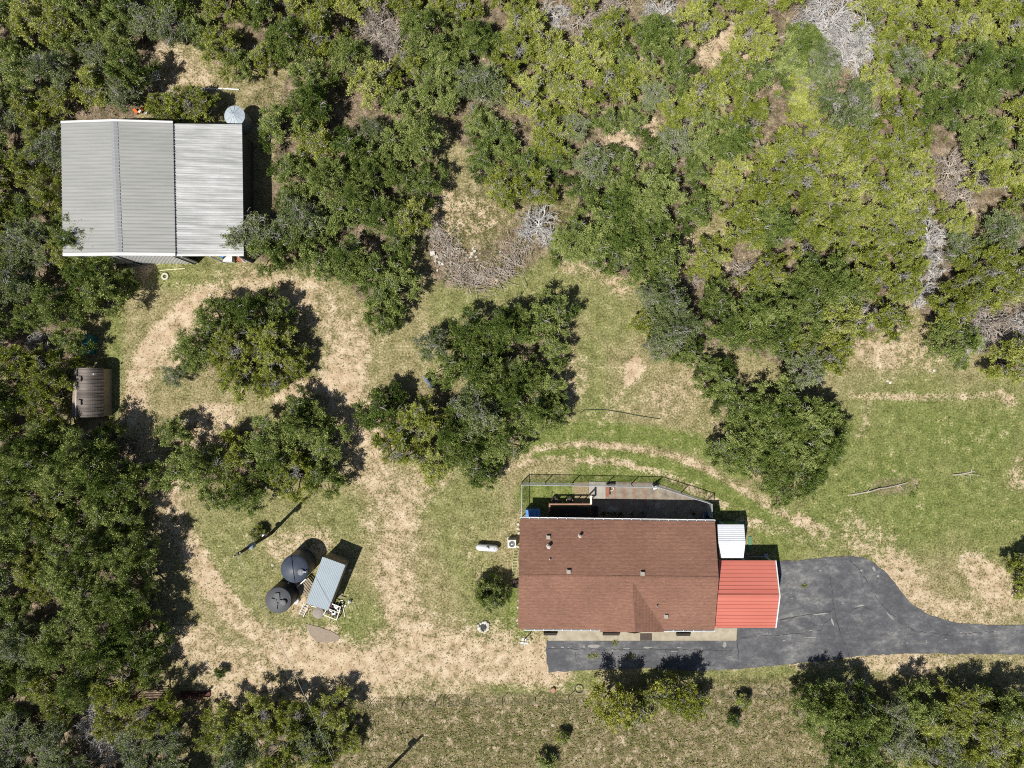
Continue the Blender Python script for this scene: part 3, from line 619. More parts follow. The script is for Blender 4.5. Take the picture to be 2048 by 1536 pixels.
dr.box((dx+.0, wsn-.09, 1.9), (.13,.06,3.7)).box((wm-.15, wsn-.09, 1.9), (.13,.06,3.7)); dr.build('door_frame', 'dark', ws)
for x in (wm+.1, (wm+wr)/2, wr-.1): MB().box((x, wsn+.05, 1.5), (.12,.12,2.98)).build('post', 'galv_rail', ws)
# things along the lean-to front
t = thing('chest_freezer', 'white chest freezer under the lean-to edge of the workshop', 'freezer', W(463,512))
p = W(463,514); MB().box((p[0],p[1],.42), (.75,1.1,.8)).build('body', 'white', t); l_ = MB().box((p[0],p[1],.86), (.79,1.14,.07)).build('lid', 'white', t); MB().box((p[0],p[1]-.59,.86),(.2,.04,.04)).build('handle','dark',l_)
p = W(451,513); solo(MB().lathe((p[0],p[1],0), [(.26,0),(.28,.3),(.28,.62),(.26,.9),(.24,.9),(.22,.85)], 20), 'barrel', 'blue', 'blue plastic barrel beside the white freezer at the workshop', 'barrel', smooth=True)
p = W(483,519); t = thing('plant_pot', 'terracotta tub beside the oak at the workshop corner', 'pot', p)
MB().lathe(p, [(.2,0),(.3,.4),(.33,.42),(.29,.42),(.27,.35)], 20).build('tub', 'terracotta', t, True)
p = W(494,520); solo(MB().lathe(p, [(.22,0),(.28,.45),(.3,.47),(.25,.47),(.22,.1)], 16), 'bucket', 'white', 'white bucket at the workshop corner under the oak', 'bucket', smooth=True)
p = W(373,515); solo(MB().box((p[0],p[1],.3),(.5,.3,.5)).box((p[0]+.3,p[1]+.2,.6),(.3,.3,.1),.6), 'tool_stand', 'galv', 'small pale metal stand inside the dark workshop opening', 'stand')
# east side: pipe stack in shade
for i, (x, w_) in enumerate(((494,.05),(499,.06))):
    a = W(x-1,295); b = W(x+1,500); solo(MB().rod((a[0],a[1],.12), (b[0],b[1],.12), w_), 'metal_pipe', 'galv_rail', ('long metal pipe lying against the workshop east wall','long metal pipe lying just outside the other one by the workshop east wall')[i], 'pipe', 'long pipes east of the workshop')

# galvanised round tank behind workshop
p = W(469,236,0); p = (W(468.5,231,2.0)[0], W(468.5,231,2.0)[1], 0)
t = thing('metal_tank', 'round galvanised steel tank with conical lid behind the workshop', 'tank', p)
MB().lathe(p, [(.84,0),(.84,.6),(.86,.62),(.84,.64),(.84,1.2),(.86,1.22),(.84,1.24),(.84,1.9)], 40).build('shell', 'galv', t, True)
mb = MB().lathe((p[0],p[1],1.9), [(.88,0),(.88,.03),(.45,.16),(.08,.3),(.02,.31)], 24); 
for i in range(12):
    a = 2*math.pi*i/12; mb.rod((p[0]+.86*math.cos(a),p[1]+.86*math.sin(a),1.95),(p[0]+.1*math.cos(a),p[1]+.1*math.sin(a),2.21),.012,.012,4)
mb.build('lid', varied('tank_lid', (.40,.46,.50), (.33,.38,.42), 2, rough=.5), t)

# ------------------------------------------------------------------ brown arched shed
t = thing('arched_shed', 'brown ribbed metal shed with rounded roof at the west tree line', 'shed', W(178,785))
yN = W(0,736,1.8)[1]; yS = W(0,834,1.8)[1]; xW_, xE = W(153,0,2.1)[0]-.1, W(208,0,1.3)[0]-.1
prof = []
for i in range(15):
    u = i/14; x = xW_+.1+(xE-xW_)*u
    z = 2.35*(1-(abs(u-.35)/.66)**2.6*.42) if u > .35 else 2.35*(1-((.35-u)/.35)**2.4*.14)
    prof.append((x, z))
top = [(x, y, z) for (x, z) in prof for y in (yS, yN)]
mb = MB()
for i in range(14):
    a0, a1 = prof[i], prof[i+1]; mb.slab([(a0[0],yS,a0[1]),(a1[0],yS,a1[1]),(a1[0],yN,a1[1]),(a0[0],yN,a0[1])], .05)
nr = 14
for k in range(nr):
    y = yS+(yN-yS)*(k+.5)/nr
    for i in range(14):
        a0, a1 = prof[i], prof[i+1]; mb.ribs(((a0[0],y-.05,a0[1]),(a1[0],y-.05,a1[1]),(a1[0],y+.05,a1[1]),(a0[0],y+.05,a0[1])), 1, .1, .035)
mb.build('roof', 'roof_brown', t)
tanw = varied('tan_wall', (.30,.25,.19), (.24,.20,.15), 3)
z0 = prof[0][1]-.06; MB().slab([(xW_-.42,yS,z0+.0),(xW_+.12,yS,z0+.04),(xW_+.12,yN,z0+.04),(xW_-.20,yN,z0+.0)], .04).build('awning', tanw, t)
MB().box((xW_+.12,(yS+yN)/2,z0/2-.03),(.05,yN-yS-.1,z0-.1)).build('wall', tanw, t)
MB().box((prof[-1][0]-.06,(yS+yN)/2,prof[-1][1]/2-.04),(.05,yN-yS-.1,prof[-1][1]-.1)).build('wall', tanw, t)
for y in (yS+.08, yN-.08):
    mb = MB(); pts = [(xW_+.15,0)]+[(x, z-.06) for x, z in prof[1:-1]]+[(prof[-1][0]-.1,0)]
    n_ = len(pts); mb.add([(x,y-.02,z) for x,z in pts]+[(x,y+.02,z) for x,z in pts], [tuple(range(n_)), tuple(range(n_,2*n_))[::-1]]); mb.build('wall', tanw, t)
MB().rod(W(153.5,736,2.2), W(151.5,833,2.2), .035).build('edge_trim', 'trim', t)
for (px,py) in ((158,758),(158,805)):
    q = W(px,py,2.45); MB().box((q[0],q[1],2.42),(.36,.42,.22)).build('roof_vent', 'roof_brown', t)
q = W(189,748,2.3); MB().lathe((q[0],q[1],2.2),[(.07,0),(.07,.25),(.02,.3)],12).build('vent_pipe', 'white', t)
# teal bin
t = thing('garden_bin', 'teal plastic storage shed with rounded lid under the western trees', 'storage shed', W(183,690))
c0 = W(182,689,0); mb = MB().box((c0[0],c0[1],.62),(1.05,1.6,1.2),-.12).build('body','teal',t)
mb = MB()
for i in range(8):
    a0 = math.pi*i/8; a1 = math.pi*(i+1)/8; ca, sa = math.cos(-.12), math.sin(-.12)
    def rp(x, y, z): return (c0[0]+x*ca-y*sa, c0[1]+x*sa+y*ca, z)
    q = [rp(-.58*math.cos(a0),-.86,1.23+.3*math.sin(a0)), rp(-.58*math.cos(a1),-.86,1.23+.3*math.sin(a1)), rp(-.58*math.cos(a1),.86,1.23+.3*math.sin(a1)), rp(-.58*math.cos(a0),.86,1.23+.3*math.sin(a0))]
    mb.slab(q, .04)
mb.build('lid','teal',t)

# ------------------------------------------------------------------ well house, tanks
def wtank(cx, cy, hgt, r, m, label, cross):
    p = W(cx, cy, hgt); t = thing('water_tank', label, 'water tank', (p[0],p[1],0), 'black plastic water tanks by the well house')
    prof = [(r*.99,0)]
    k = 6
    for i in range(k):
        z = hgt*(i+.5)/k; prof += [(r*.99,z-.09),(r,z-.05),(r,z+.05),(r*.99,z+.09)]
    prof += [(r,hgt-.05),(r*.97,hgt),(r*.8,hgt+.12),(r*.4,hgt+.28),(r*.12,hgt+.36),(.01,hgt+.37)]
    if cross: prof = prof[:-5]+[(r*.97,hgt),(r*.7,hgt+.06),(r*.4,hgt+.1),(.01,hgt+.12)]
    MB().lathe((p[0],p[1],0), prof, 48).build('shell', m, t, True)
    return t, p
t, p = wtank(556.5,1200.5,2.0,1.12,'black','matt black water tank with cross ridges on its top, farther from the well house', True)
for a, L_, w_ in ((R_(95),.62,.4),(R_(-15),.55,.32),(R_(165),.55,.16),(R_(-100),.7,.12)):
    d = Vector((math.cos(a), math.sin(a), 0)); MB().box((p[0]+d.x*L_*.65, p[1]+d.y*L_*.65, 2.14), (L_*.8, w_, .12), a).build('ridge', 'black', t)
q = (p[0]+.5, p[1]-.12, 2.1); lid = MB().lathe(q, [(.24,0),(.24,.16),(.2,.2),(.05,.22)], 20).build('hatch', varied('grey_hatch', (.2,.2,.2), (.12,.12,.12), 9), t, True)
t, p = wtank(589,1138,2.25,1.18,'black2','blue-black domed water tank with a seam across its lid, touching the well house side', False)
sm = MB(); pts = []
for i in range(17):
    u = -1+2*i/16; y = u*1.12; x = .12*math.sin((u+1)*1.4)-.12+u*-.18; rr = math.hypot(x,y)/1.18
    z = 2.27+.37*(1-rr**1.6)+.02; pts.append((p[0]+x, p[1]+y, z))
sm.tube(pts, .022, 5).build('seam', 'black', t)
q = (p[0]+.62, p[1]-.2, 2.44); MB().lathe(q, [(.27,-.1),(.27,.1),(.22,.15),(.05,.17)], 20).build('hatch', varied('grey_hatch_lid', (.24,.25,.27), (.15,.16,.18), 9), t, True)
MB().box((q[0]+.32, q[1]+.04, q[2]+.14),(.3,.06,.05)).build('hatch_arm','white',t)
solo(MB().rod(W(574,1170,.3), W(577,1166,.9), .06), 'white_pipe', 'white', 'short white pipe stub between the two black tanks', 'pipe')
# well house
c = [(645,1113.5),(691,1130),(656,1221),(612,1206.5)]
hz = [2.35,2.25,2.0,2.1]
Q = [W(*p_, z) for p_, z in zip(c, hz)]
t = thing('well_house', 'small well house with blue-grey ribbed sheet roof beside the black tanks', 'well house', W(655,1165))
mb = MB().slab(Q, .05); mb.ribs((Q[0],Q[3],Q[2],Q[1]), 14, .06, .03); mb.build('roof', 'bluemetal', t)
cen = sum((Vector(q) for q in Q), Vector())/4
wp = [Vector((cen.x+(q[0]-cen.x)*.88, cen.y+(q[1]-cen.y)*.93, 0)) for q in Q]
for i in range(4):
    a, b = wp[i], wp[(i+1)%4]; za, zb = Q[i][2]-.07, Q[(i+1)%4][2]-.07; n_ = (b-a).cross(Vector((0,0,1))).normalized()*.04
    a2 = a+(b-a).normalized()*.05; b2 = b-(b-a).normalized()*.05
    MB().add([a2-n_,b2-n_,b2+n_,a2+n_,Vector((a2.x-n_.x,a2.y-n_.y,za)),Vector((b2.x-n_.x,b2.y-n_.y,zb)),Vector((b2.x+n_.x,b2.y+n_.y,zb)),Vector((a2.x+n_.x,a2.y+n_.y,za))], [(0,1,2,3),(4,5,6,7),(0,1,5,4),(1,2,6,5),(2,3,7,6),(3,0,4,7)]).build('wall', 'wood', t)
# wooden pallet, ladder etc.
p = W(616,1171,0); ang = math.atan2(-(1190-1155), 640-600)
t = thing('pallet', 'weathered wooden pallet between the black tank and the well house', 'pallet', p)
mb = MB()
for i in range(7): 
    d = (i-3)*.2; mb.box((p[0]+d*math.cos(R_(-50)+R_(90)), p[1]+d*math.sin(R_(-50)+R_(90)), .5), (1.15,.14,.03), R_(-50))
mb.build('slats', 'wood', t)
mb = MB()
for d in (-.5,0,.5): mb.box((p[0]+d*math.cos(R_(-50)), p[1]+d*math.sin(R_(-50)), .24), (.08,1.35,.47), R_(-50))
mb.build('bearers', 'wood', t)
solo(MB().box((W(603,1166,.75)[0],W(603,1166,.75)[1],.38),(1.0,.09,.74),R_(42)), 'white_post', 'white', 'white board leaning by the pallet beside the tanks', 'board')
def ladder(name, label, a, b, wd, m, nr, r=.03, za=.08, zb=.08):
    a = Vector((*a[:2], za)); b = Vector((*b[:2], zb)); d = (b-a).normalized(); s_ = Vector((-d.y, d.x, 0)).normalized()*wd/2
    t = thing(name, label, 'ladder', (a.x,a.y,0))
    for sg in (-1, 1): MB().rod(a+s_*sg, b+s_*sg, r, r, 6).build('rail', m, t)
    for i in range(nr):
        q = a.lerp(b, (i+.6)/(nr+.2)); MB().rod(q-s_, q+s_, r*.9, r*.9, 6).build('rung', m, t)
ladder('ladder', 'short white ladder leaning at the south end of the well house', W(603,1231,0), W(613,1206,1.5), .42, 'white', 5, .035, .06, 1.6)
ladder('ladder', 'long pale yellow ladder lying on grass beside the west house wall', W(1028,1169), W(1032,1100), .42, 'yel', 11, .022, .06, .06)
# wooden bin frame with junk
t = thing('timber_crate', 'open pale timber frame full of scrap at the well house corner', 'crate', W(668,1228))
fr = [W(661,1206,.6), W(681,1214,.6), W(673,1240,.6), W(647,1229,.6)]
mb = MB()
for i in range(4):
    a, b = fr[i], fr[(i+1)%4]; mb.rod(a, b, .045, .045, 4)
    mb.rod((a[0],a[1],0), a, .04, .04, 4)
mid = (lerp(fr[1],fr[2],.45), lerp(fr[0],fr[3],.45)); mb.rod(*mid, .04, .04, 4); mb.build('frame', 'cream', t)
MB().slab([(q[0],q[1],.06) for q in fr], .05).build('floor', 'dark', t)
rnd = random.Random(5); sc_ = [MB(), MB(), MB()]
for i in range(26):
    u, v = rnd.random(), rnd.random(); a = lerp(lerp(fr[0],fr[1],u), lerp(fr[3],fr[2],u), v); sc_[i%3].box((a[0],a[1],rnd.uniform(.1,.4)), (rnd.uniform(.08,.35),rnd.uniform(.05,.15),rnd.uniform(.05,.15)), rnd.uniform(0,3))
sc_[0].build('scrap', 'white', t); sc_[1].build('scrap', 'rust', t); sc_[2].build('scrap', 'galv', t)
p = W(637,1225); solo(MB().lathe((p[0],p[1],0), [(.55,0),(.5,.12),(.3,.2),(.02,.22)], 14), 'gravel_heap', varied('grey_gravel', (.34,.3,.26), (.2,.18,.16), 12, bump=.5), 'grey gravel heap at the south end of the well house', 'gravel heap')
p = W(593,1199); 
def sack(px, py, m, label, sz=.35, cat='sack'):
    rr = random.Random(int(px)); mb = MB(); p = W(px, py)
    mb.lathe((p[0],p[1],0), [(sz*.8,0),(sz,.12),(sz*.8,.25),(sz*.3,.32),(.01,.33)], 10)
    mb.v = [(x+rr.uniform(-.05,.05), y+rr.uniform(-.05,.05), max(0, z+rr.uniform(-.03,.03))) for x,y,z in mb.v]
    return solo(mb, cat, m, label, cat)
sack(593,1200,'white','white crumpled sack on the ground below the black tanks', .33)
sack(614,1185,'white','small white sack tight against the well house west wall', .15)
sack(700,1202,'white','small white sack on the grass east of the scrap crate', .17)
solo(MB().rod(W(684,1202,.04), W(690,1234,.04), .04, .04, 5).box(W(683,1201,.05),(.25,.1,.08)).box(W(690,1212,.05),(.2,.1,.08),1), 'bent_pipe', 'cream', 'bent pale pipe lying on grass east of the scrap crate', 'pipe')
solo(MB().box(W(681,1191,.04),(.6,.09,.06),.6).box(W(686,1194,.09),(.5,.08,.05),-.3), 'scrap_board', 'wood', 'short scrap boards at the well house east corner', 'boards')
solo(MB().box(W(631,1214,.05),(1.0,.07,.05),-.25), 'thin_batten', 'cream', 'thin batten lying at the south end of the well house', 'batten')

# ------------------------------------------------------------------ propane tank, AC
c0 = W(975,1093,0); t = thing('propane_tank', 'white horizontal propane tank on the lawn west of the house', 'propane tank', c0)
Lh, rr = .70, .30
prof = [(.01,-Lh-.29),(rr*.5,-Lh-.25),(rr*.85,-Lh-.13),(rr,-Lh),(rr,Lh),(rr*.85,Lh+.13),(rr*.5,Lh+.25),(.01,Lh+.29)]
MB().lathe((c0[0],c0[1],.48), prof, 28, 'X', R_(-4)).build('shell', 'tank', t, True)
MB().lathe((c0[0]-.0,c0[1],.74), [(.16,0),(.16,.14),(.14,.17),(.01,.19)], 20).build('dome_cover', 'tank', t, True)
for s_ in (-.55,.55): MB().box((c0[0]+s_, c0[1]-s_*.07, .11),(.12,.45,.2)).build('foot', 'pad', t)
MB().rod((c0[0]+.6,c0[1]-.04,.74),(c0[0]+.6,c0[1]-.04,.82),.035).build('gauge','dark',t)
c0 = W(1024,1086,.35); c0 = (c0[0],c0[1],0); t = thing('air_conditioner', 'square cream air conditioner unit beside the west house wall', 'air conditioner', c0)
MB().box((c0[0],c0[1],.42),(.68,.68,.74)).build('casing', 'cream', t); MB().box((c0[0],c0[1],.03),(.9,.9,.06)).build('pad', 'pad', t)
MB().lathe((c0[0],c0[1],.79), [(.27,0),(.27,.012),(.02,.014)], 28).build('fan_opening', 'dark', t)
mb = MB()
for r in (.08,.14,.2,.26): mb.torus((c0[0],c0[1],.82), r, .007, 28, 5)
for i in range(8): mb.rod((c0[0],c0[1],.82),(c0[0]+.27*math.cos(i*math.pi/4),c0[1]+.27*math.sin(i*math.pi/4),.82),.006,.006,4)
mb.lathe((c0[0],c0[1],.81),[(.07,0),(.07,.03),(.02,.04)],14); mb.build('grille','galv_rail',t)
# steps box at west wall
p = W(1035,1166); solo(MB().box((p[0],p[1],.2),(.5,.65,.4)).box((p[0]-.3,p[1],.1),(.25,.6,.2)), 'door_step', varied('brown_step', (.09,.06,.055), (.06,.045,.04), 3), 'dark brown step block against the west house wall', 'step')
# edging stones along west wall
rnd = random.Random(8)
for i, py in enumerate((1048,1057,1066,1093,1200,1214,1239,1246)):
    p = W(1037+rnd.uniform(-2,1), py); mb = MB().lathe((p[0],p[1],0), [(.1,0),(.13,.06),(.1,.13),(.01,.15)], 7)
    mb.v = [(x+rnd.uniform(-.03,.03),y+rnd.uniform(-.03,.03),max(0,z)) for x,y,z in mb.v]
    solo(mb, 'edging_stone', 'rock', 'small pale edging stone along the west house wall', 'stone', 'edging stones along the west wall')

# ------------------------------------------------------------------ yard fence of chain link
fence = thing('chain_link_fence', 'chain link fence around the back patio with galvanised rails', 'fence', W(1225,965), 'fences')
FH = 1.65
path = [(1042.5,1035),(1043.5,964.5),(1090,965),(1144,966),(1213,967.5),(1310,969.5),(1413,1002),(1413.5,1028)]
pp = [W(*q) for q in path]
rail = MB(); link = MB()
for a, b in zip(pp[:-1], pp[1:]):
    rail.rod((a[0],a[1],FH),(b[0],b[1],FH),.032,.032,8)
    L_ = math.hypot(b[0]-a[0], b[1]-a[1]); d = Vector((b[0]-a[0], b[1]-a[1], 0))/L_; sp = .13; n_ = int(L_/sp); hh = FH-.06
    k = int(hh/sp)
    for i in range(-k, n_+1):
        for sg in (1, -1):
            u0, u1 = i*sp, i*sp+hh; z0_, z1_ = (.04, .04+hh) if sg == 1 else (.04+hh, .04)
            if u0 < 0: z0_ += (z1_-z0_)*(-u0/hh); u0 = 0
            if u1 > L_: z1_ -= (z1_-z0_)*((u1-L_)/(u1-u0)) if u1 > u0 else 0; u1 = L_
            if u1-u0 < .02: continue
            link.rod((a[0]+d.x*u0,a[1]+d.y*u0,z0_),(a[0]+d.x*u1,a[1]+d.y*u1,z1_),.0045,.0045,3)
rail.build('top_rail', 'galv_rail', fence); link.build('wire_mesh', 'wire', fence)
seen = []
for a, b in zip(pp[:-1], pp[1:]):
    L_ = math.hypot(b[0]-a[0], b[1]-a[1]); n_ = max(1, round(L_/2.3))
    for i in range(n_+1):
        q = lerp(a, b, i/n_)
        if any(abs(q[0]-s_[0])+abs(q[1]-s_[1]) < .3 for s_ in seen): continue
        seen.append(q); MB().rod((q[0],q[1],0),(q[0],q[1],FH+.05),.04).build('post', 'galv_rail', fence)
# yellow edging strip
a, b = W(1146,966), W(1146,984); solo(MB().box(((a[0]+b[0])/2,(a[1]+b[1])/2,.07),(.05,abs(a[1]-b[1]),.14)), 'edging_strip', 'yel', 'thin yellow edging board beside the gravel bed', 'edging')
# deck with railing
t = thing('deck', 'wooden deck, floor coloured dark for shade, with brown railing against the back wall', 'deck', W(1140,1020))
x0, x1 = W(1099,0)[0], W(1178,0)[0]; y0, y1 = wy1+.02, W(0,1011)[1]
mb = MB(); n_ = int((y1-y0)/.15)
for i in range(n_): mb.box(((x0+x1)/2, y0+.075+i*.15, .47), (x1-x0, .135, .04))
mb.build('floor', 'darkwood_shade', t)  # shade over the deck is painted into the floor colour
rl = MB(); RH = 1.35
rx0, rx1, ry = W(1099,1009,RH)[0], W(1181,1009,RH)[0], W(0,1008.5,RH)[1]
MB().box(((rx0+rx1)/2, ry, RH), (rx1-rx0+.1, .13, .05)).build('top_rail', 'deckwood', t)
MB().box((rx0, (ry+y0+1.0)/2, RH+.003), (.13, ry-y0-1.0, .05)).build('top_rail', 'deckwood', t)
for i in range(7): MB().box((rx0+(rx1-rx0)*i/6, ry, RH/2), (.07,.07,RH-.05)).build('baluster', 'deckwood', t)
for y in (ry-.6, y0+1.0): MB().box((rx0, y, RH/2), (.07,.07,RH-.05)).build('baluster', 'deckwood', t)
MB().box((W(1182,0,RH)[0], W(0,1000,RH)[1], RH+.006), (.16, .75, .05)).build('top_rail', 'cream', t)
MB().box((W(1182,0,RH)[0], W(0,994,RH)[1], RH/2), (.1,.1,RH)).build('newel_post', 'deckwood', t)
mb = MB()
for i in range(2): mb.box((W(1186,0)[0]-.02+i*.28, (y0+y1)/2, .3-i*.15), (.28, 1.2, .04))
mb.build('steps', 'darkwood_shade', t)
for i, (px, py) in enumerate(((1109,998.5),(1138.5,998.5))):
    p = W(px, py+0); t = thing('round_planter', ('black round planter by the deck rail, nearer the blue box','black round planter by the deck rail, nearer the gravel bed')[i], 'planter', p, 'round planters by the deck')
    MB().lathe(p, [(.2,0),(.27,.3),(.3,.42),(.27,.44),(.24,.42),(.22,.3)], 24).build('pot', 'tire', t, True); MB().torus((p[0],p[1],.44), .275, .028, 24, 6).build('rim', 'wood', t)
    MB().lathe((p[0],p[1],.3), [(.23,0),(.2,.04),(.02,.05)], 14).build('soil', 'soil', t)
p = W(1066,1027.5,.8); t = thing('storage_box', 'bright blue storage box in the fenced corner by the house', 'storage box', (p[0],p[1],0))
MB().box((p[0],p[1],.5),(1.2,.68,1.0)).build('body','blue',t); l_ = MB().box((p[0],p[1],1.03),(1.26,.74,.06)); l_.box((p[0]-.2,p[1],1.075),(.04,.7,.03)).box((p[0]+.25,p[1],1.075),(.04,.7,.03)); l_.build('lid','blue',t)
p = W(1412,1031); t = thing('hose_reel', 'round blue-grey tub at the house end of the patio fence', 'tub', p)
MB().lathe(p, [(.3,0),(.38,.35),(.42,.4),(.3,.42),(.16,.38),(.14,.1)], 24).build('tub','bluetub',t,True)
solo(MB().lathe(W(1402,1032), [(.02,0),(.02,.7)], 6).rod((*W(1402,1026)[:2],.7),(*W(1403,1033)[:2],.7),.025), 'pipe_stand', 'galv_rail', 'thin grey pipe stand near the round tub on the patio', 'stand')
# red wooden bench / bed edge on patio
t = thing('garden_bench', 'narrow reddish wooden bench at the west edge of the patio', 'bench', W(1214,980))
x = W(1214,0)[0]; MB().box((x,W(0,980)[1],.45),(.28,1.1,.05)).build('seat','redwood',t)
for y in (970,990): MB().box((x,W(0,y)[1],.21),(.22,.07,.42)).build('leg','redwood',t)
p = W(1220,976); solo(MB().torus((p[0],p[1],.3), .26, .035, 20, 6, ('X',.5)), 'metal_hoop', 'cream', 'pale metal hoop beside the reddish bench', 'hoop')
p = W(1223,969); solo(MB().box((p[0],p[1],.35),(.45,.3,.04)).box((p[0]-.15,p[1],.17),(.04,.28,.33)).box((p[0]+.15,p[1],.17),(.04,.28,.33)), 'small_stool', 'dark', 'small dark stool at the patio fence by the bench', 'stool')
p = W(1308,972); t = thing('garden_chair', 'white garden chair with dark seat at the patio fence bend', 'chair', p)
MB().box((p[0],p[1],.42),(.45,.42,.04),.5).build('seat','white',t); MB().box((p[0]+.02,p[1]+.2,.65),(.45,.04,.45),.5).build('backrest','dark',t)
for i in range(4): MB().rod((p[0]+.18*(1 if i%2 else -1),p[1]+.16*(1 if i<2 else -1),0),(p[0]+.18*(1 if i%2 else -1),p[1]+.16*(1 if i<2 else -1),.4),.02).build('leg','dark',t)
for i in range(2): MB().box((p[0]+(.22 if i else -.22),p[1],.6),(.04,.4,.04),.5).build('armrest','white',t)
# grill cart by patio wall, pots along wall
rnd = random.Random(11)
desc = ['leftmost, beside the deck','second from the deck','third from the deck','fourth from the deck','fifth from the deck','sixth from the deck','nearest the round tub']
for i, px in enumerate((1206,1216,1228,1240,1262,1284,1386)):
    p = W(px, 1026+rnd.uniform(-2,2)); t = thing('flower_pot', 'flower pot in the shade of the back eave, '+desc[i], 'flower pot', p, 'flower pots along the back wall')
    r = rnd.uniform(.14,.22); MB().lathe(p, [(r*.7,0),(r,.28),(r*1.1,.3),(r*.9,.3),(r*.8,.2)], 14).build('pot', ('terracotta','white','pad')[i%3], t, True)
    mb = MB()
    for k in range(22):
        a = rnd.uniform(0,6.28); b = Vector((p[0],p[1],.25)); e = b+Vector((math.cos(a)*rnd.uniform(.1,.3), math.sin(a)*rnd.uniform(.1,.3), rnd.uniform(.1,.4))); s_ = Vector((-math.sin(a),math.cos(a),0))*.03
        mb.add([b, b.lerp(e,.5)+s_, e, b.lerp(e,.5)-s_], [(0,1,2,3)])
    mb.build('leaves', 'oak', t)

# ------------------------------------------------------------------ utility pole, cables, wire fence
pt = Vector(W(474,1109,7.4)); pb = Vector(W(513,1086,0)); pb = Vector((pt.x*1.0, pt.y*1.0, 0))
up = thing('utility_pole', 'dark wooden utility pole with a grey box near the black tanks', 'utility pole', pb)
MB().rod(pb, pt, .15, .11, 12).build('pole', 'pole', up, True)
c1 = pb+Vector((.22,.1,5.0)); MB().lathe(c1-Vector((0,0,.4)), [(.2,0),(.22,.05),(.22,.7),(.12,.8),(.01,.82)], 18).build('transformer', varied('transformer_grey', (.28,.34,.4), (.2,.25,.3), 4), up, True)
MB().box(pt-Vector((0,0,.15)), (.7,.08,.08), .5).build('crossarm','pole',up)
for s_ in (-.28, .28): MB().lathe((pt.x+s_*math.cos(.5), pt.y+s_*math.sin(.5), pt.z-.1), [(.04,0),(.06,.05),(.04,.1),(.05,.16),(.01,.2)], 10).build('insulator','white',up,True)
MB().box(pb+Vector((.0,.2,1.5)), (.3,.16,.5)).build('meter_box', 'galv', up)
p2b = Vector((*W(767,1548)[:2], 0)); p2t = p2b+Vector((0,0,8.0))
up2 = thing('utility_pole', 'tall wooden utility pole south of the wire fence, casting a long shadow', 'utility pole', p2b)
MB().rod(p2b, p2t, .15, .11, 12).build('pole','pole',up2,True); MB().lathe(p2b+Vector((-.3,0,6.2)), [(.2,0),(.24,.05),(.24,.75),(.1,.85)], 18).build('transformer','galv',up2,True)
cb = MB(); pts = []
for i in range(25):
    u = i/24; q = pt.lerp(p2t, u); q.z -= 4*.5*u*(1-u); pts.append(q)
cb.tube(pts, .014, 5); o = solo(cb, 'overhead_cable', 'cable', 'grey overhead cable strung between the two utility poles', 'cable')
def wire_fence(pts, label, hgt=1.2, sp=66):
    t = thing('wire_fence', label, 'fence', W(*pts[0]), 'fences'); w3 = [W(*p) for p in pts]
    wb = MB()
    for a, b in zip(w3[:-1], w3[1:]):
        for z in (.2,.45,.7,.95,1.15): wb.rod((a[0],a[1],z),(b[0],b[1],z),.009,.009,3)
        L_ = math.hypot(b[0]-a[0], b[1]-a[1])
        for i in range(int(L_/.3)):
            q = lerp(a, b, i*.3/L_); wb.rod((q[0],q[1],.15),(q[0],q[1],1.0),.006,.006,3)
    wb.build('wire', 'oldwire', t)
    x = pts[0][0]
    while x <= pts[-1][0]:
        y = np.interp(x, [p[0] for p in pts], [p[1] for p in pts]); q = W(x, y); MB().rod((q[0],q[1],0),(q[0],q[1],hgt+random.Random(int(x)).uniform(-.1,.15)),.032,.028,7).build('post','post',t); x += sp
wire_fence([(345,1425),(420,1415),(560,1412),(745,1405),(900,1399),(1090,1394),(1170,1392)], 'rusty wire fence along the south edge, west of the yellow-green shrubs')
wire_fence([(1400,1388),(1500,1384),(1620,1380),(1800,1376),(1960,1372),(2140,1370)], 'rusty wire fence along the south edge, east of the yellow-green shrubs')
# pipe gate in the shade
t = thing('pipe_gate', 'dark rusty pipe gate at the south-west tree line', 'gate', W(345,1388))
a, b = Vector(W(285,1384)), Vector(W(405,1387)); mb = MB()
for z in (.25,.55,.85,1.15): mb.rod(a+Vector((0,0,z)), b+Vector((0,0,z)), .04,.04,6)
for u in (0,.5,1): q = a.lerp(b,u); mb.rod(q+Vector((0,0,.2)), q+Vector((0,0,1.2)), .04,.04,6)
mb.build('frame','rust',t)
for q in (a-Vector((.25,0,0)), b+Vector((.25,0,0))): MB().rod(q, q+Vector((0,0,1.5)), .09).build('post','rust',t)
t = thing('steel_beam', 'rusty steel channel lying on sand by the pipe gate', 'beam', W(395,1388))
c0 = W(392,1387); MB().box((c0[0],c0[1]-.0,.08),(2.6,.4,.05)).box((c0[0],c0[1]+.21,.13),(2.6,.03,.2)).box((c0[0],c0[1]-.21,.13),(2.6,.03,.2)).build('channel','rust',t)

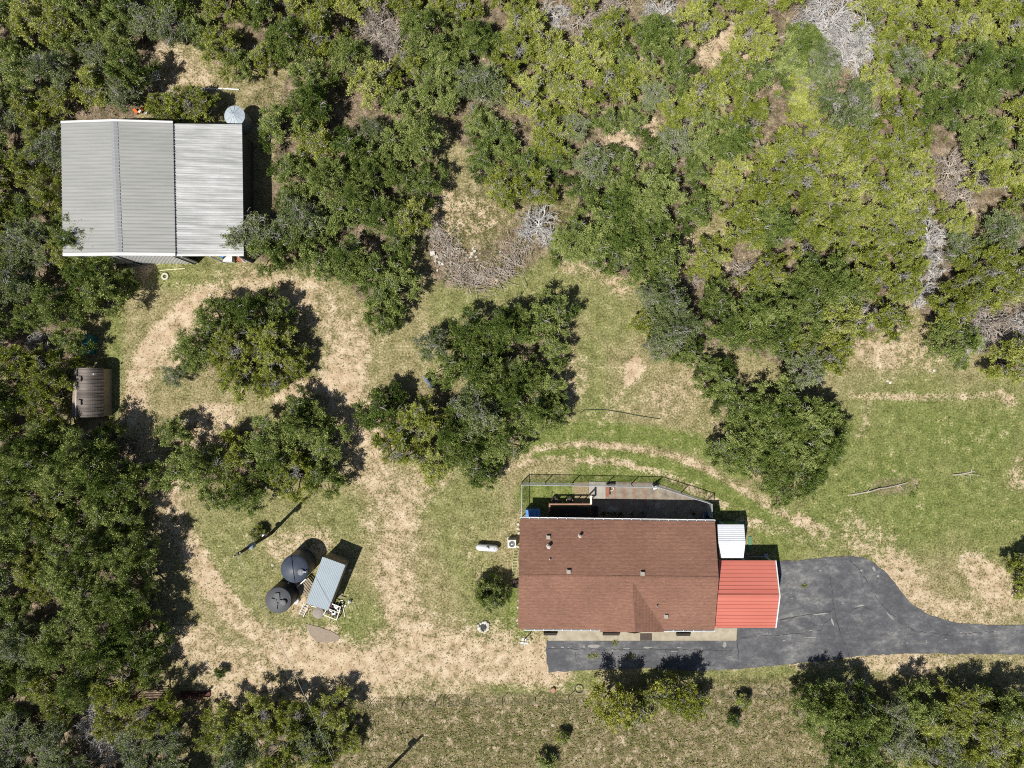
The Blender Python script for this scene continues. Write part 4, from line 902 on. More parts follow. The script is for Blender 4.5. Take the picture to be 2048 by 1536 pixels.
# ------------------------------------------------------------------ small yard things
p = W(331,553); solo(MB().torus((p[0],p[1],.09), .24, .09, 24, 8), 'pale_ring', varied('pale_ring', (.6,.58,.48), (.42,.41,.33), 6), 'pale round ring lying on the grass in front of the workshop', 'ring', smooth=True)
a, b = W(320,541), W(371,537); solo(MB().rod((a[0],a[1],.05),(b[0],b[1],.05),.045), 'pale_pole', varied('pale_pole', (.62,.58,.36), (.5,.46,.3), 4), 'pale yellow pole lying on grass in front of the workshop', 'pole')
pts = [W(x,y,.08) for x, y in ((377,173),(392,176),(420,178),(445,177),(478,179))]; solo(MB().tube(pts, .06, 8), 'white_pipe', 'white', 'long white pipe lying in the brush behind the workshop', 'pipe')
t = thing('metal_rack', 'white slatted metal rack on the ground behind the workshop', 'rack', W(307,157))
c0 = Vector(W(307,157)); ang = .2; ax = Vector((math.cos(ang), math.sin(ang), 0)); ay = Vector((-ax.y, ax.x, 0)); mb = MB()
for s_ in (-1,1): mb.rod(c0+ax*.68*s_-ay*.4+Vector((0,0,.35)), c0+ax*.68*s_+ay*.4+Vector((0,0,.35)), .04,.04,6); mb.rod(c0+ay*.4*s_-ax*.68+Vector((0,0,.35)), c0+ay*.4*s_+ax*.68+Vector((0,0,.35)), .035,.035,6)
for s_ in (-1,1):
    for r in (-1,1): q = c0+ax*.66*s_+ay*.38*r; mb.rod(q, q+Vector((0,0,.35)), .03,.03,6)
mb.build('frame','white',t)
mb = MB()
for i in range(7): q = c0+ax*(-.55+i*.18)+Vector((0,0,.36)); mb.box(q, (.08,.76,.02), ang)
mb.build('slats','galv_rail',t)
for i, (a, b) in enumerate((((290,168),(306,189)),((317,169),(331,193)))):
    solo(MB().rod(W(*a,.06), W(*b,.06), .04,.04,5), 'metal_bar', 'galv_rail', ('thin metal bar in shade below the white rack','second metal bar below the white rack, nearer the bush')[i], 'bar', 'bars below the white rack')
rnd = random.Random(21)
for i in range(5):
    p = W(276+i*7+rnd.uniform(-2,2), 224+rnd.uniform(-4,3)); solo(MB().box((p[0],p[1],.2+.05*i),(rnd.uniform(.3,.6),rnd.uniform(.15,.3),rnd.uniform(.2,.4)),rnd.uniform(0,3)), 'junk_piece', 'orange' if i%2==0 else 'white', ('orange plastic piece' if i%2==0 else 'white plastic piece')+' in the junk heap behind the workshop', 'junk', 'junk behind the workshop')
# covered grill under centre oak
p = W(859,764); t = thing('covered_grill', 'grill under a crumpled dark blue-grey tarp beneath the centre oaks', 'grill', p)
mb = MB().lathe((p[0],p[1],0), [(.48,0),(.5,.4),(.46,.8),(.3,.98),(.01,1.05)], 14); rr = random.Random(3)
mb.v = [(p[0]+(x-p[0])*.8+(y-p[1])*-.5+rr.uniform(-.06,.06), p[1]+(y-p[1])*1.1-(x-p[0])*.5+rr.uniform(-.06,.06), z) for x,y,z in mb.v]
mb.build('cover', varied('tarp', (.10,.12,.17), (.2,.22,.28), 5, bump=.6), t)
# hose
pts = [W(x,y,.03) for x, y in ((1160,826),(1168,820),(1190,819),(1215,820),(1245,825),(1270,830),(1295,834),(1320,838))]; solo(MB().tube(pts, .035, 6), 'garden_hose', varied('dark_hose', (.03,.06,.03), (.02,.035,.02), 3), 'dark garden hose curving across the lawn north of the patio', 'hose')
# stump rings
p = W(1106,1379); solo(MB().lathe(p, [(.25,0),(.22,.12),(.21,.22),(.19,.23),(.01,.23)], 16), 'tree_stump', 'stump', 'small reddish tree stump beside the south wire fence', 'stump')
p = W(1158,1377); solo(MB().torus((p[0],p[1],.05), .36, .04, 24, 6), 'wire_coil', 'oldwire', 'dark coil of old wire by the south fence', 'coil')
# stone ring
t = thing('fire_ring', 'ring of pale stones around an ash pit near the west house lawn', 'fire ring', W(967,1253)); rnd = random.Random(4)
for i in range(11):
    a = i*6.283/11; p = W(967+10*math.cos(a)+rnd.uniform(-1,1), 1253+9*math.sin(a)+rnd.uniform(-1,1)); r = rnd.uniform(.11,.19)
    mb = MB().lathe((p[0],p[1],0), [(r*.9,0),(r,.08),(r*.7,.17),(.01,.19)], 7); mb.v = [(x+rnd.uniform(-.03,.03),y+rnd.uniform(-.03,.03),z) for x,y,z in mb.v]; mb.build('stone','whiterock' if i%2 else 'rock',t)
p = W(967,1253); MB().lathe(p, [(.3,0),(.28,.03),(.01,.04)], 14).build('ash', 'dark', t)
# limestone rubble
rnd = random.Random(14)
rub = [(866,508,10),(873,514,7),(888,504,5),(896,500,6),(906,501,8),(914,498,6),(882,527,9),(871,522,5),(946,497,5),(949,503,6),(944,508,7),(941,515,5),(875,541,4),(1000,504,4),(952,514,5),(919,507,5),(890,513,6),(903,509,5),(936,511,4),(955,520,4),(928,530,4),(960,507,3),(912,512,4)]
for i, (px, py, sz) in enumerate(rub):
    p = W(px, py); r = sz*S*.5; mb = MB().box((p[0],p[1],r*.5), (r*2,r*1.6,r*1.0), rnd.uniform(0,1.5)); mb.v = [(x+rnd.uniform(-.12,.12)*r*2,y+rnd.uniform(-.12,.12)*r*2,max(0,z+rnd.uniform(-.1,.1)*r)) for x,y,z in mb.v]
    solo(mb, 'limestone_block', 'whiterock' if sz > 8 else 'rock', 'rough limestone block in the rubble beside the brush pile' if i else 'squarish bright white block, leftmost of the rubble by the brush pile', 'rock', 'limestone rubble by the brush pile')
# tiny stones strewn on the lawn
for i, (px,py) in enumerate(((1868,741),(1775,762),(420,590),(700,1140),(1105,1450),(1780,765),(1240,1330),(545,1130))):
    p = W(px,py); solo(MB().lathe(p,[(.12,0),(.14,.05),(.02,.1)],7), 'pale_stone', 'rock', 'small pale stone lying loose on open grass', 'stone', 'loose stones on the grass')

# ------------------------------------------------------------------ vegetation
def unit(v): return v/np.maximum(np.linalg.norm(v, axis=-1, keepdims=True), 1e-9)
def segs_mesh(name, segs, m, sides=4):
    """segs: array (N,8) p0 p1 r0 r1 -> tapered open tubes as quads"""
    s = np.array(segs); p0, p1, r0, r1 = s[:,0:3], s[:,3:6], s[:,6:7], s[:,7:8]; d = unit(p1-p0)
    ref = np.where(np.abs(d[:,2:3]) > .9, np.array([[1,0,0]]), np.array([[0,0,1]])); u = unit(np.cross(d, ref)); v = np.cross(d, u); quads = []
    for i in range(sides):
        a, b = 2*math.pi*i/sides, 2*math.pi*(i+1)/sides
        ra = u*math.cos(a)+v*math.sin(a); rb = u*math.cos(b)+v*math.sin(b)
        quads.append(np.stack([p0+ra*r0, p0+rb*r0, p1+rb*r1, p1+ra*r1], 1))
    return np_mesh(name, np.concatenate(quads).reshape(-1, 3), 4, m)
def branch(rg, p, q, r0, r1, n=4, wob=.12, sag=0.0):
    """wobbly tapered line from p to q"""
    L_ = np.linalg.norm(q-p); out = []; prev = p
    for i in range(1, n+1):
        t = i/n; c = p+(q-p)*t+rg.normal(0, wob*L_/n, 3)*(0 if i == n else 1); c[2] += sag*math.sin(math.pi*t)*L_
        out.append([*prev, *c, r0+(r1-r0)*(i-1)/n, r0+(r1-r0)*i/n]); prev = c
    return out
def leaves(rg, cen, axis, ln, wd, k, spread, up=.25, lobe=.9):
    """k leaves around each centre, long axis biased along the tuft axis"""
    N = len(cen); c = np.repeat(cen, k, 0)+rg.normal(0, spread, (N*k,3))
    a = unit(np.repeat(axis, k, 0)*lobe+rg.normal(0, .75, (N*k,3))+np.array([0,0,up])); s = unit(np.cross(a, rg.normal(0,1,(N*k,3))))
    l = (ln*rg.uniform(.6,1.3,(N*k,1))); w_ = wd*rg.uniform(.6,1.3,(N*k,1))
    return np.stack([c, c+a*l*.5+s*w_*.5, c+a*l, c+a*l*.5-s*w_*.5], 1).reshape(-1,3)
KIND = {  # lobes, lobe radius, tufts per m2, leaf len, width, leaves per tuft, spread, height factor, bare twigs
 'oak':     dict(nl=17, lr=(.15,.27), td=15, ln=.125, wd=.062, k=9, sp=.075, hf=1.75, tw=18, mat='oak', flat=.78),
 'greyoak': dict(nl=16, lr=(.16,.27), td=11, ln=.12, wd=.06, k=8, sp=.08, hf=1.7, tw=80, mat='greyoak', flat=.78),
 'juniper': dict(nl=24, lr=(.13,.22), td=24, ln=.15, wd=.052, k=9, sp=.065, hf=1.45, tw=70, mat='juniper', flat=.95),
 'yellow':  dict(nl=16, lr=(.18,.28), td=20, ln=.13, wd=.085, k=6, sp=.09, hf=1.9, tw=40, mat='yellow', flat=.8),
}
def make_tree(kind, seed, R):
    rg = np.random.default_rng(seed); K = KIND[kind]; H = R*K['hf']; nl = K['nl']; wood = []; lobes = []
    fork = np.array([rg.normal(0,.1), rg.normal(0,.1), H*(.22 if kind != 'juniper' else .12)])
    wood += branch(rg, np.zeros(3), fork, .05*R+.06, .04*R+.04, 3, .08)
    ex = rg.uniform(.78, 1.12, 5); ph = rg.uniform(0, 6.28)
    for i in range(nl):
        if i < nl*.62: az = ph+2*math.pi*i/(nl*.62)+rg.normal(0,.3); rr = R*rg.uniform(.45,.9)*ex[i%5]
        else: az = rg.uniform(0,6.28); rr = R*rg.uniform(0,.5)
        lr = R*rg.uniform(*K['lr'])
        z = H*(.92-.42*(rr/R)**2)-lr*.4+rg.normal(0,.10)*H; c = np.array([rr*math.cos(az), rr*math.sin(az), max(z, lr*.6)]); lobes.append((c, lr))
        wood += branch(rg, fork, c, .03*R, .012*R, 5, .16, -.04)
    cen = []; axs = []; tn = []
    f1 = rg.uniform(1.2, 2.2, 3); p1 = rg.uniform(0, 6.28, 6)
    for c, lr in lobes:
        tl = rg.normal(0, .15)
        # a loose skin of tufts, knobbly and full of holes
        n = int(1.5*math.pi*lr*lr*K['td']); d = unit(rg.normal(0,1,(n*2,3))); d = d[(d[:,2] > -.45)][:n]
        sub = unit(rg.normal(0,1,(8,3))+np.array([0,0,.5])); wsub = np.max(d@sub.T, 1); rad = lr*(.45+.5*np.clip((wsub-.55)/.4,0,1))*rg.uniform(.8,1.1,len(d))
        p = c+d*rad[:,None]*np.array([1,1,K['flat']]); ok = rg.random(len(d)) < np.clip((wsub-.5)*3.2, .12, 1)
        cen.append(p[ok]); axs.append(unit(d+np.array([0,0,.35]))[ok]); tn.append(.46+tl+rg.normal(0,.10,ok.sum()))
        # feathery sprays reaching out of the lobe
        ns = int(19*(lr/.6)*K.get('spr',1))
        for _ in range(max(6, ns)):
            sd_ = unit(rg.normal(0,1,3)*np.array([1,1,.6])+np.array([0,0,.35])); s0 = c+sd_*lr*.35*np.array([1,1,K['flat']]); L_ = lr*rg.uniform(.6,1.6)+.1; m_ = int(4+L_*13)
            u = rg.random(m_); q_ = s0+np.outer(u*L_, unit(sd_+rg.normal(0,.25,3)))+rg.normal(0,.055,(m_,3))*(1.15-u)[:,None]; q_[:,2] -= u*u*L_*.15
            cen.append(q_); axs.append(np.repeat(sd_[None], m_, 0)); tn.append(np.clip(.50+tl+rg.normal(0,.12)+.14*u,0,1))
    cen = np.concatenate(cen); axs = np.concatenate(axs); tn = np.concatenate(tn)
    wv = 4.2/np.sqrt(R); car = sum(np.sin(cen@unit(rg.normal(0,1,3))*wv*rg.uniform(.7,1.6)+rg.uniform(0,6.28)) for _ in range(6))
    ok = car+rg.normal(0,.5,len(cen)) > -1.6; cen, axs, tn = cen[ok], axs[ok], np.clip(tn[ok]+rg.normal(0,.12,ok.sum()),0,1)
    cen[:,2] = np.maximum(cen[:,2], .08)
    keep = rg.random(len(cen)) > .1; cen, axs, tn = cen[keep], axs[keep], tn[keep]
    lv = leaves(rg, cen, axs, K['ln'], K['wd'], K['k'], K['sp'])
    tone = np.repeat(tn, K['k'])+rg.normal(0,.07,len(tn)*K['k'])
    crown = np_mesh('crown', lv, 4, K['mat'], tone)
    # bare twigs poking through the crown
    tw = []; nt_ = K['tw']
    for i in range(nt_):
        c, lr = lobes[rg.integers(0, nl)]; d = unit(rg.normal(0,1,3)+np.array([0,0,.9])); q = c+d*lr*rg.uniform(1.0,1.4); p = c+rg.normal(0,.1,3)*lr
        tw += branch(rg, p, q, .028, .012, 3, .3)
        for j in range(4):
            s0 = p+(q-p)*rg.uniform(.45,.95); tw += branch(rg, s0, s0+unit(d+rg.normal(0,.8,3))*rg.uniform(.2,.55), .016, .007, 2, .4)
    return dict(crown=crown, trunk=segs_mesh('trunk', wood, 'bark', 6), twigs=segs_mesh('bare_twigs', tw, 'twig', 3), R=R, H=H)
def make_dead(seed, R, mt, dense=1.0, flatten=.6):
    rg = np.random.default_rng(seed); segs = []; H = R*1.1
    segs += branch(rg, np.zeros(3), np.array([0,0,H*.2]), .12, .09, 2)
    def grow(p, d, L_, r, dep):
        n = 3; prev = p; dd = d.copy()
        for i in range(n):
            dd = unit(dd+rg.normal(0,.28,3)+np.array([0,0,-.02])); nx_ = prev+dd*L_/n
            if nx_[2] < .05: nx_[2] = .05+abs(rg.normal(0,.03))
            segs.append([*prev, *nx_, r*(1-.22*i), r*(1-.22*(i+1))]); prev = nx_
            if dep > 0:
                for _ in range(int(rg.integers(1,3+(dep<2)))): grow(prev, unit(dd+rg.normal(0,.7,3)), L_*rg.uniform(.45,.8), r*.5, dep-1)
    nb = int(12*dense)
    for i in range(nb):
        az = 2*math.pi*i/nb+rg.normal(0,.3); el = rg.uniform(.1,1.1)*flatten
        grow(np.array([0,0,H*rg.uniform(.05,.25)]), np.array([math.cos(az)*math.cos(el), math.sin(az)*math.cos(el), math.sin(el)]), R*rg.uniform(.5,.72), .085*math.sqrt(R/2), 3)
    s = np.array(segs); s[:,6:8] = np.maximum(s[:,6:8], .011)
    big = s[s[:,6] > .02]; small = s[s[:,6] <= .02]
    return dict(trunk=segs_mesh('trunk', big, mt, 5), branches=segs_mesh('branches', small, mt, 3), R=R, H=H)
VAR = {'oak': [make_tree('oak', 10+i, R) for i, R in enumerate((2.3,2.3,2.7,2.7,3.1,1.8))],
       'greyoak': [make_tree('greyoak', 30+i, R) for i, R in enumerate((2.2,2.6,1.8))],
       'juniper': [make_tree('juniper', 50+i, R) for i, R in enumerate((2.0,2.0,2.4,2.4,2.8,1.6))],
       'yellow': [make_tree('yellow', 70+i, R) for i, R in enumerate((1.9,2.3,.8))],
       'small': [make_tree('oak', 80, .75), make_tree('juniper', 81, .75)],
       'dead': [make_dead(90, 2.6, 'deadgrey', 1.5), make_dead(91, 2.0, 'deadgrey', 1.0), make_dead(92, 1.6, 'deadgrey', .8)],
       'deadbrown': [make_dead(95, 2.3, 'deadbrown', 1.2), make_dead(96, 1.7, 'deadbrown', .8)]}
NAMES = {'oak': ('live_oak', 'tree'), 'greyoak': ('lichen_oak', 'tree'), 'juniper': ('juniper_tree', 'tree'), 'yellow': ('leafy_shrub', 'shrub'), 'small': ('small_shrub', 'shrub'), 'dead': ('dead_tree', 'dead tree'), 'deadbrown': ('dead_tree', 'dead tree')}
PHR = {'oak': 'dark green oak', 'greyoak': 'grey-green twiggy oak', 'juniper': 'yellow-green juniper', 'yellow': 'yellow-leaved shrub', 'small': 'small green shrub', 'dead': 'silver-grey dead tree', 'deadbrown': 'brown-grey dead tree'}
PROTO = {}
def link_tree(kind, vi):
    key = (kind, vi)
    if key in PROTO:
        src = PROTO[key]; r = src.copy(); C.objects.link(r)
        for ch in src.children:
            c = ch.copy(); C.objects.link(c); c.parent = r
        return r
    V = VAR[kind][vi]; r = bpy.data.objects.new(NAMES[kind][0], None); C.objects.link(r); r.empty_display_size = .3
    for part in ('trunk','crown','branches','twigs'):
        if part in V:
            o = bpy.data.objects.new('bare_twigs' if part == 'twigs' else part, V[part]); C.objects.link(o); o.parent = r
    PROTO[key] = r; return r
LAND = [('the grey workshop',305,380),('the round steel tank',469,231),('the brown arched shed',178,785),('the teal storage shed',182,689),('the black water tanks',575,1170),('the brown-roofed house',1235,1150),
 ('the red carport',1495,1190),('the brush pile',940,530),('the patio fence',1230,960),('the pipe gate',350,1388),('the south wire fence',950,1400),('the driveway bend',1800,1190),('the tarp-covered grill',859,764),
 ('the big silver dead tree',1690,60),('the brown dead tree at the top',770,75),('the white rack',307,157),('the pale bare patch',1265,740),('the utility pole',480,1100),('the right end of the driveway',2000,1280),('the long grey dead strip',1865,500),('the fallen dead trees at the right',1990,640),('the right lawn',1850,850)]
TREES = []
rt = random.Random(77)
def tree(px, py, r, kind, vi=None, hs=1.0):
    TREES.append([px, py, r, kind, vi, hs])
manual = """
oak 430 640 46|oak 500 630 48|oak 548 612 34|juniper 470 700 54|juniper 545 690 58|juniper 590 720 34|oak 385 700 44|greyoak 352 752 26|juniper 480 762 44|juniper 548 752 40|greyoak 505 680 30
oak 352 868 36|oak 355 945 44|oak 410 930 50|juniper 470 915 50|oak 545 880 54|oak 605 850 50|oak 655 885 44|juniper 590 950 54|oak 500 985 44|oak 650 950 42|oak 430 990 34|oak 600 815 34|oak 560 925 46
oak 760 820 46|juniper 800 885 50|juniper 850 840 52|juniper 868 920 44|oak 935 905 54|oak 968 950 34|oak 1000 880 54|greyoak 950 820 54|oak 1010 790 50|oak 1080 830 48|oak 1112 815 30|oak 1040 750 46|oak 965 745 50|oak 900 735 42|greyoak 868 690 36|oak 945 665 48|oak 1015 655 50|oak 1080 650 46|oak 1110 690 34|oak 1105 620 40|oak 1100 765 36|oak 790 790 26|oak 745 835 28|oak 905 860 46|oak 960 700 38
oak 770 600 44|oak 795 565 42|oak 745 545 42|oak 760 640 34|oak 700 520 48|oak 800 500 36|oak 640 520 42|greyoak 560 470 46|greyoak 500 470 44|oak 540 500 44|greyoak 600 440 50|oak 600 490 44
greyoak 1330 600 50|greyoak 1350 655 50|greyoak 1320 690 36|oak 1370 705 34|greyoak 1300 590 34
oak 1455 650 52|oak 1520 620 54|oak 1590 600 50|oak 1545 675 50|juniper 1660 700 46|juniper 1610 690 38|oak 1650 560 56|oak 1700 590 40|oak 1620 640 44
oak 1435 765 40|oak 1420 735 28|oak 1480 810 42|oak 1540 840 54|oak 1600 850 60|oak 1585 880 50|oak 1640 835 40|oak 1560 790 44|oak 1560 900 62|oak 1640 900 52|oak 1475 900 54|oak 1458 905 30|oak 1605 950 50|oak 1540 945 46|juniper 1570 820 40|oak 1500 860 46|oak 1560 985 30|oak 1670 870 34
juniper 460 1450 48|juniper 535 1430 50|juniper 600 1440 46|juniper 670 1425 44|greyoak 480 1515 50|juniper 560 1515 52|juniper 640 1510 50|juniper 690 1480 32|greyoak 620 1480 40|juniper 430 1480 34
yellow 1225 1405 48|yellow 1265 1420 30|juniper 1302 1395 30|yellow 1365 1395 40|yellow 1335 1375 26|yellow 1395 1410 22
oak 1640 1414 54|oak 1700 1426 54|oak 1730 1460 52|oak 1690 1500 56|oak 1622 1400 30|oak 1840 1414 44|juniper 1860 1448 46|juniper 1935 1408 44|oak 1990 1420 44|greyoak 1790 1420 34|greyoak 1800 1480 44|juniper 1860 1510 50|greyoak 1880 1490 44|juniper 1960 1470 56|oak 2030 1416 42|juniper 2040 1470 46|juniper 2000 1520 50|greyoak 1930 1520 40|oak 1750 1520 44|juniper 1900 1440 40|oak 1738 1404 28
oak 983 1195 30|yellow 965 1180 18|oak 995 1175 22|juniper 2050 1135 34|juniper 2060 1180 26
small 515 1067 14|small 1468 1440 12|small 1127 1474 13|small 1093 1526 17|small 1488 1402 14|small 440 1345 10
dead 1660 30 62|dead 1710 60 58|dead 1720 110 40|dead 1640 80 34|deadbrown 750 60 50|deadbrown 800 80 46|deadbrown 770 110 36|dead 1078 447 44|dead 1865 470 42|dead 1868 530 36|dead 1855 580 34|dead 1850 430 30|deadbrown 1990 640 54|dead 1960 670 40|dead 1735 630 30|deadbrown 1165 35 34|dead 1110 25 30|dead 1330 20 40
deadbrown 1490 540 28|dead 1740 230 30|deadbrown 1910 330 42|deadbrown 1930 390 36|dead 1610 150 22|dead 70 700 34|greyoak 60 480 54|greyoak 35 560 48|dead 1720 1385 26|dead 1790 1480 30|dead 170 1460 44|dead 200 1500 40|dead 1600 650 20|deadbrown 872 462 24|dead 220 1230 30|deadbrown 1390 560 20|deadbrown 1230 10 36
oak 205 590 44|oak 160 478 50|oak 130 470 40|oak 190 500 40|greyoak 492 478 42|oak 120 268 22|oak 170 560 48|juniper 150 500 50|oak 205 540 46|oak 190 480 42|oak 115 610 48|oak 140 680 34|oak 255 560 26|juniper 365 215 46|juniper 330 222 34|juniper 398 210 36
oak 160 905 60|oak 215 880 34|oak 210 960 56|oak 120 960 56|oak 60 900 60|oak 250 1180 58|oak 150 1130 58|oak 270 1250 50|oak 170 1200 60|oak 120 1290 58|oak 215 1290 60|oak 280 1290 44|oak 200 1100 50|juniper 230 1380 54|oak 300 1345 30
oak 1240 480 54|oak 1300 470 52|oak 1330 520 44|oak 1270 530 46|oak 1200 490 46|oak 1150 480 44|oak 1130 490 34|oak 1310 400 60|oak 1250 420 56|oak 1210 450 44|juniper 1010 375 42|juniper 1075 370 44|oak 850 60 50|oak 890 110 48|oak 870 180 52|oak 1600 90 48|oak 1580 120 42|greyoak 1690 210 60|greyoak 1640 130 46
"""
for tok in manual.replace('\n', '|').split('|'):
    tok = tok.split()
    if tok: tree(float(tok[1]), float(tok[2]), float(tok[3]), tok[0])
# woodland fill: each tree takes the kind its part of the wood mostly shows
SEEDS = [(100,60,'oak'),(200,120,'oak'),(60,200,'oak'),(150,200,'juniper'),(60,320,'juniper'),(90,400,'juniper'),(400,40,'juniper'),(300,30,'oak'),(500,90,'juniper'),(600,100,'juniper'),(640,160,'oak'),(700,200,'juniper'),(620,250,'juniper'),
 (650,330,'oak'),(760,300,'oak'),(820,380,'oak'),(700,420,'oak'),(740,480,'oak'),(580,330,'oak'),(960,60,'juniper'),(1060,90,'juniper'),(1000,160,'juniper'),(1120,150,'juniper'),(1200,100,'juniper'),(900,200,'oak'),(960,220,'oak'),(1040,280,'oak'),(1120,300,'oak'),(1180,250,'oak'),(1240,220,'oak'),(1330,120,'oak'),(1350,200,'oak'),(1400,260,'oak'),(1350,330,'oak'),
 (1250,150,'juniper'),(1450,60,'juniper'),(1520,20,'juniper'),(1500,150,'juniper'),(1550,230,'juniper'),(1520,320,'juniper'),(1600,330,'juniper'),(1700,330,'juniper'),(1800,250,'juniper'),(1800,350,'juniper'),(1620,420,'juniper'),(1720,440,'juniper'),(1780,100,'juniper'),(1860,60,'juniper'),(1900,150,'oak'),(1980,100,'oak'),(2020,200,'oak'),(1960,220,'oak'),(2030,300,'oak'),(1920,280,'oak'),(2000,400,'juniper'),(1960,480,'juniper'),(2020,560,'juniper'),(1800,540,'juniper'),(1780,600,'juniper'),(1900,620,'juniper'),(2000,720,'juniper'),(1930,40,'juniper'),(1620,520,'oak'),
 (50,640,'oak'),(120,660,'oak'),(50,760,'oak'),(70,800,'juniper'),(40,860,'juniper'),(60,1000,'oak'),(40,1100,'oak'),(80,1180,'juniper'),(30,1260,'oak'),(60,1330,'oak'),(120,1400,'juniper'),(230,1460,'oak'),(60,1460,'greyoak'),(300,1500,'greyoak'),(-60,900,'oak'),(-60,300,'oak'),(2120,300,'juniper'),(1200,-60,'juniper')]
nat = len(TREES); exc = [(360,140,52),(300,190,24),(470,236,30),(520,300,34),(560,210,30),(285,224,20),(1425,30,24),(1545,55,26),(1395,480,26),(1480,570,30),(1600,600,10),(930,430,85),(180,690,22),(1930,270,12),(1450,200,14),(1680,340,10),(700,240,12)]
CLEAR = [(340,130,26),(307,160,16),(470,232,22),(183,690,18),(178,785,44),(520,280,10),(1440,90,20),(1555,60,22),(1395,470,16),(1470,560,14),(880,420,20),(1900,300,16),(1240,280,12),(1880,370,16),(1560,200,8),(1700,165,16),(1930,240,8),(700,225,12),(1290,30,10),(560,190,16)]
cand = [(rt.uniform(-75,2125), rt.uniform(-75,1615)) for _ in range(60000)]
ca = np.array(cand); inw = np.zeros(len(ca), bool)
for P in WOODS: inw |= inpoly(ca[:,0], ca[:,1], P)
for (px, py), ok in zip(cand, inw):
    if len(TREES) > 520: break
    if not ok or any(math.hypot(px-x, py-y) < q for x, y, q in exc) or any(math.hypot(px-x, py-y) < q+34 for x, y, q in CLEAR): continue
    r = rt.choice((32,38,42,46,50))+(6 if px > 1440 and py < 700 else 0)
    if px < -50 or px > 2095 or py < -50 or py > 1590: r = 50
    if 118 < px+r*.2 and px-r*.8 < 490 and 243 < py+r*.8 and py-r*.8 < 512 : 
        if px > 90: continue
        r = min(r, 36)
    if any(math.hypot(px-t[0], py-t[1]) < (r+t[2])*(.57 if px > 1440 else .61) for t in TREES): continue
    k = min(SEEDS, key=lambda s_: math.hypot(px-s_[0], py-s_[1]))[2]
    u = rt.random()
    if u < .12: k = 'oak' if k == 'juniper' else 'juniper'
    elif u < .20: k = 'greyoak'
    elif u < .25: k = 'dead' if k == 'juniper' else 'greyoak'
    tree(px, py, r, k)
DIRS = ['east of','north-east of','north of','north-west of','west of','south-west of','south of','south-east of']
base = {}
for i, t in enumerate(TREES):
    px, py, r, kind, vi, hs = t
    Rm = r*S*(1.0 if kind not in ('dead','deadbrown') else 1.0); vs = VAR[kind]
    if vi is None:
        if kind == 'small': vi = i % 2
        else:
            best = sorted(range(len(vs)), key=lambda j: abs(vs[j]['R']-Rm)+rt.uniform(0,.5)); vi = best[0]
    V = vs[vi]; sc = Rm/V['R']; woods_left = px < 340
    hz = sc*V['H']/V['R']*0+V['H']*sc*.62
    zs = sc*(1.25 if woods_left and kind in ('oak','juniper') else (.8 if (py < 520 and px > 860) else 1.12))*rt.uniform(.9,1.12)
    hz = V['H']*zs*.65
    x, y, _ = W(px, py, hz); o = link_tree(kind, vi); o.location = (x, y, 0); o.rotation_euler = (0, 0, rt.uniform(0, 6.283)); o.scale = (sc, sc, zs)
    ln, lx, ly = min(LAND, key=lambda L_: math.hypot(px-L_[1], py-L_[2])); d = math.hypot(px-lx, py-ly)
    size = 'broad' if r >= 50 else ('small' if r < 36 else 'medium')
    if kind == 'small': size = ''
    a = DIRS[int(((math.degrees(math.atan2(ly-py, px-lx))+382.5) % 360)//45)]
    far = 'close' if d < 110 else ('some way' if d < 230 else 'far')
    lab = ' '.join((size+' '+PHR[kind]+' '+far+' '+a+' '+ln).split()); base.setdefault(lab, []).append((px, py, o))
    o['category'] = NAMES[kind][1]; o['group'] = {'oak':'dark green oaks','greyoak':'grey-green lichened oaks','juniper':'yellow-green junipers','yellow':'yellow-leaved shrubs','small':'small shrubs','dead':'dead trees','deadbrown':'dead trees'}[kind]
ORD = ['first','second','third','fourth','fifth','sixth','seventh','eighth','ninth','tenth']
for lab, l_ in base.items():
    l_.sort(key=lambda q: q[0])
    for i, (px, py, o) in enumerate(l_):
        o['label'] = lab if len(l_) == 1 else (lab+', '+('leftmost' if i == 0 else 'rightmost' if i == len(l_)-1 else ORD[i]+' from left'))
        if len(o['label'].split()) > 16: o['label'] = o['label'].replace('some way ', '').replace('close ', '').replace('far ', '')
# fallen logs
for i, (a, b, r, lab) in enumerate((((1537,88),(1600,55),.13,'long fallen grey log in the top right clearing'),((1915,75),(1952,40),.09,'thin pale fallen log at the top right'),((1700,990),(1815,965),.07,'broken brown branch lying on the right lawn, left piece'),((1905,950),(1950,943),.07,'broken brown branch lying on the right lawn, right piece'),((752,165),(768,140),.15,'short reddish log below the brown dead tree'),((900,550),(925,567),.06,'straight grey limb at the south edge of the brush pile'),((960,530),(1000,551),.06,'pale grey limb on the brush pile'))):
    rg = np.random.default_rng(i+200); p = np.array(W(*a, r)); q = np.array(W(*b, r)); me = segs_mesh('log', branch(rg, p, q, r, r*.6, 6, .06)+sum([branch(rg, p+(q-p)*u, p+(q-p)*u+np.array([rg.normal(0,.5),rg.normal(0,.5),.15]), r*.4, .015, 3, .2) for u in (.3,.5,.7,.85)], []), 'deadbrown', 7)
    o = bpy.data.objects.new('fallen_log' if r > .08 else 'fallen_branch', me); C.objects.link(o); tag(o, lab, 'log' if r > .08 else 'branch')
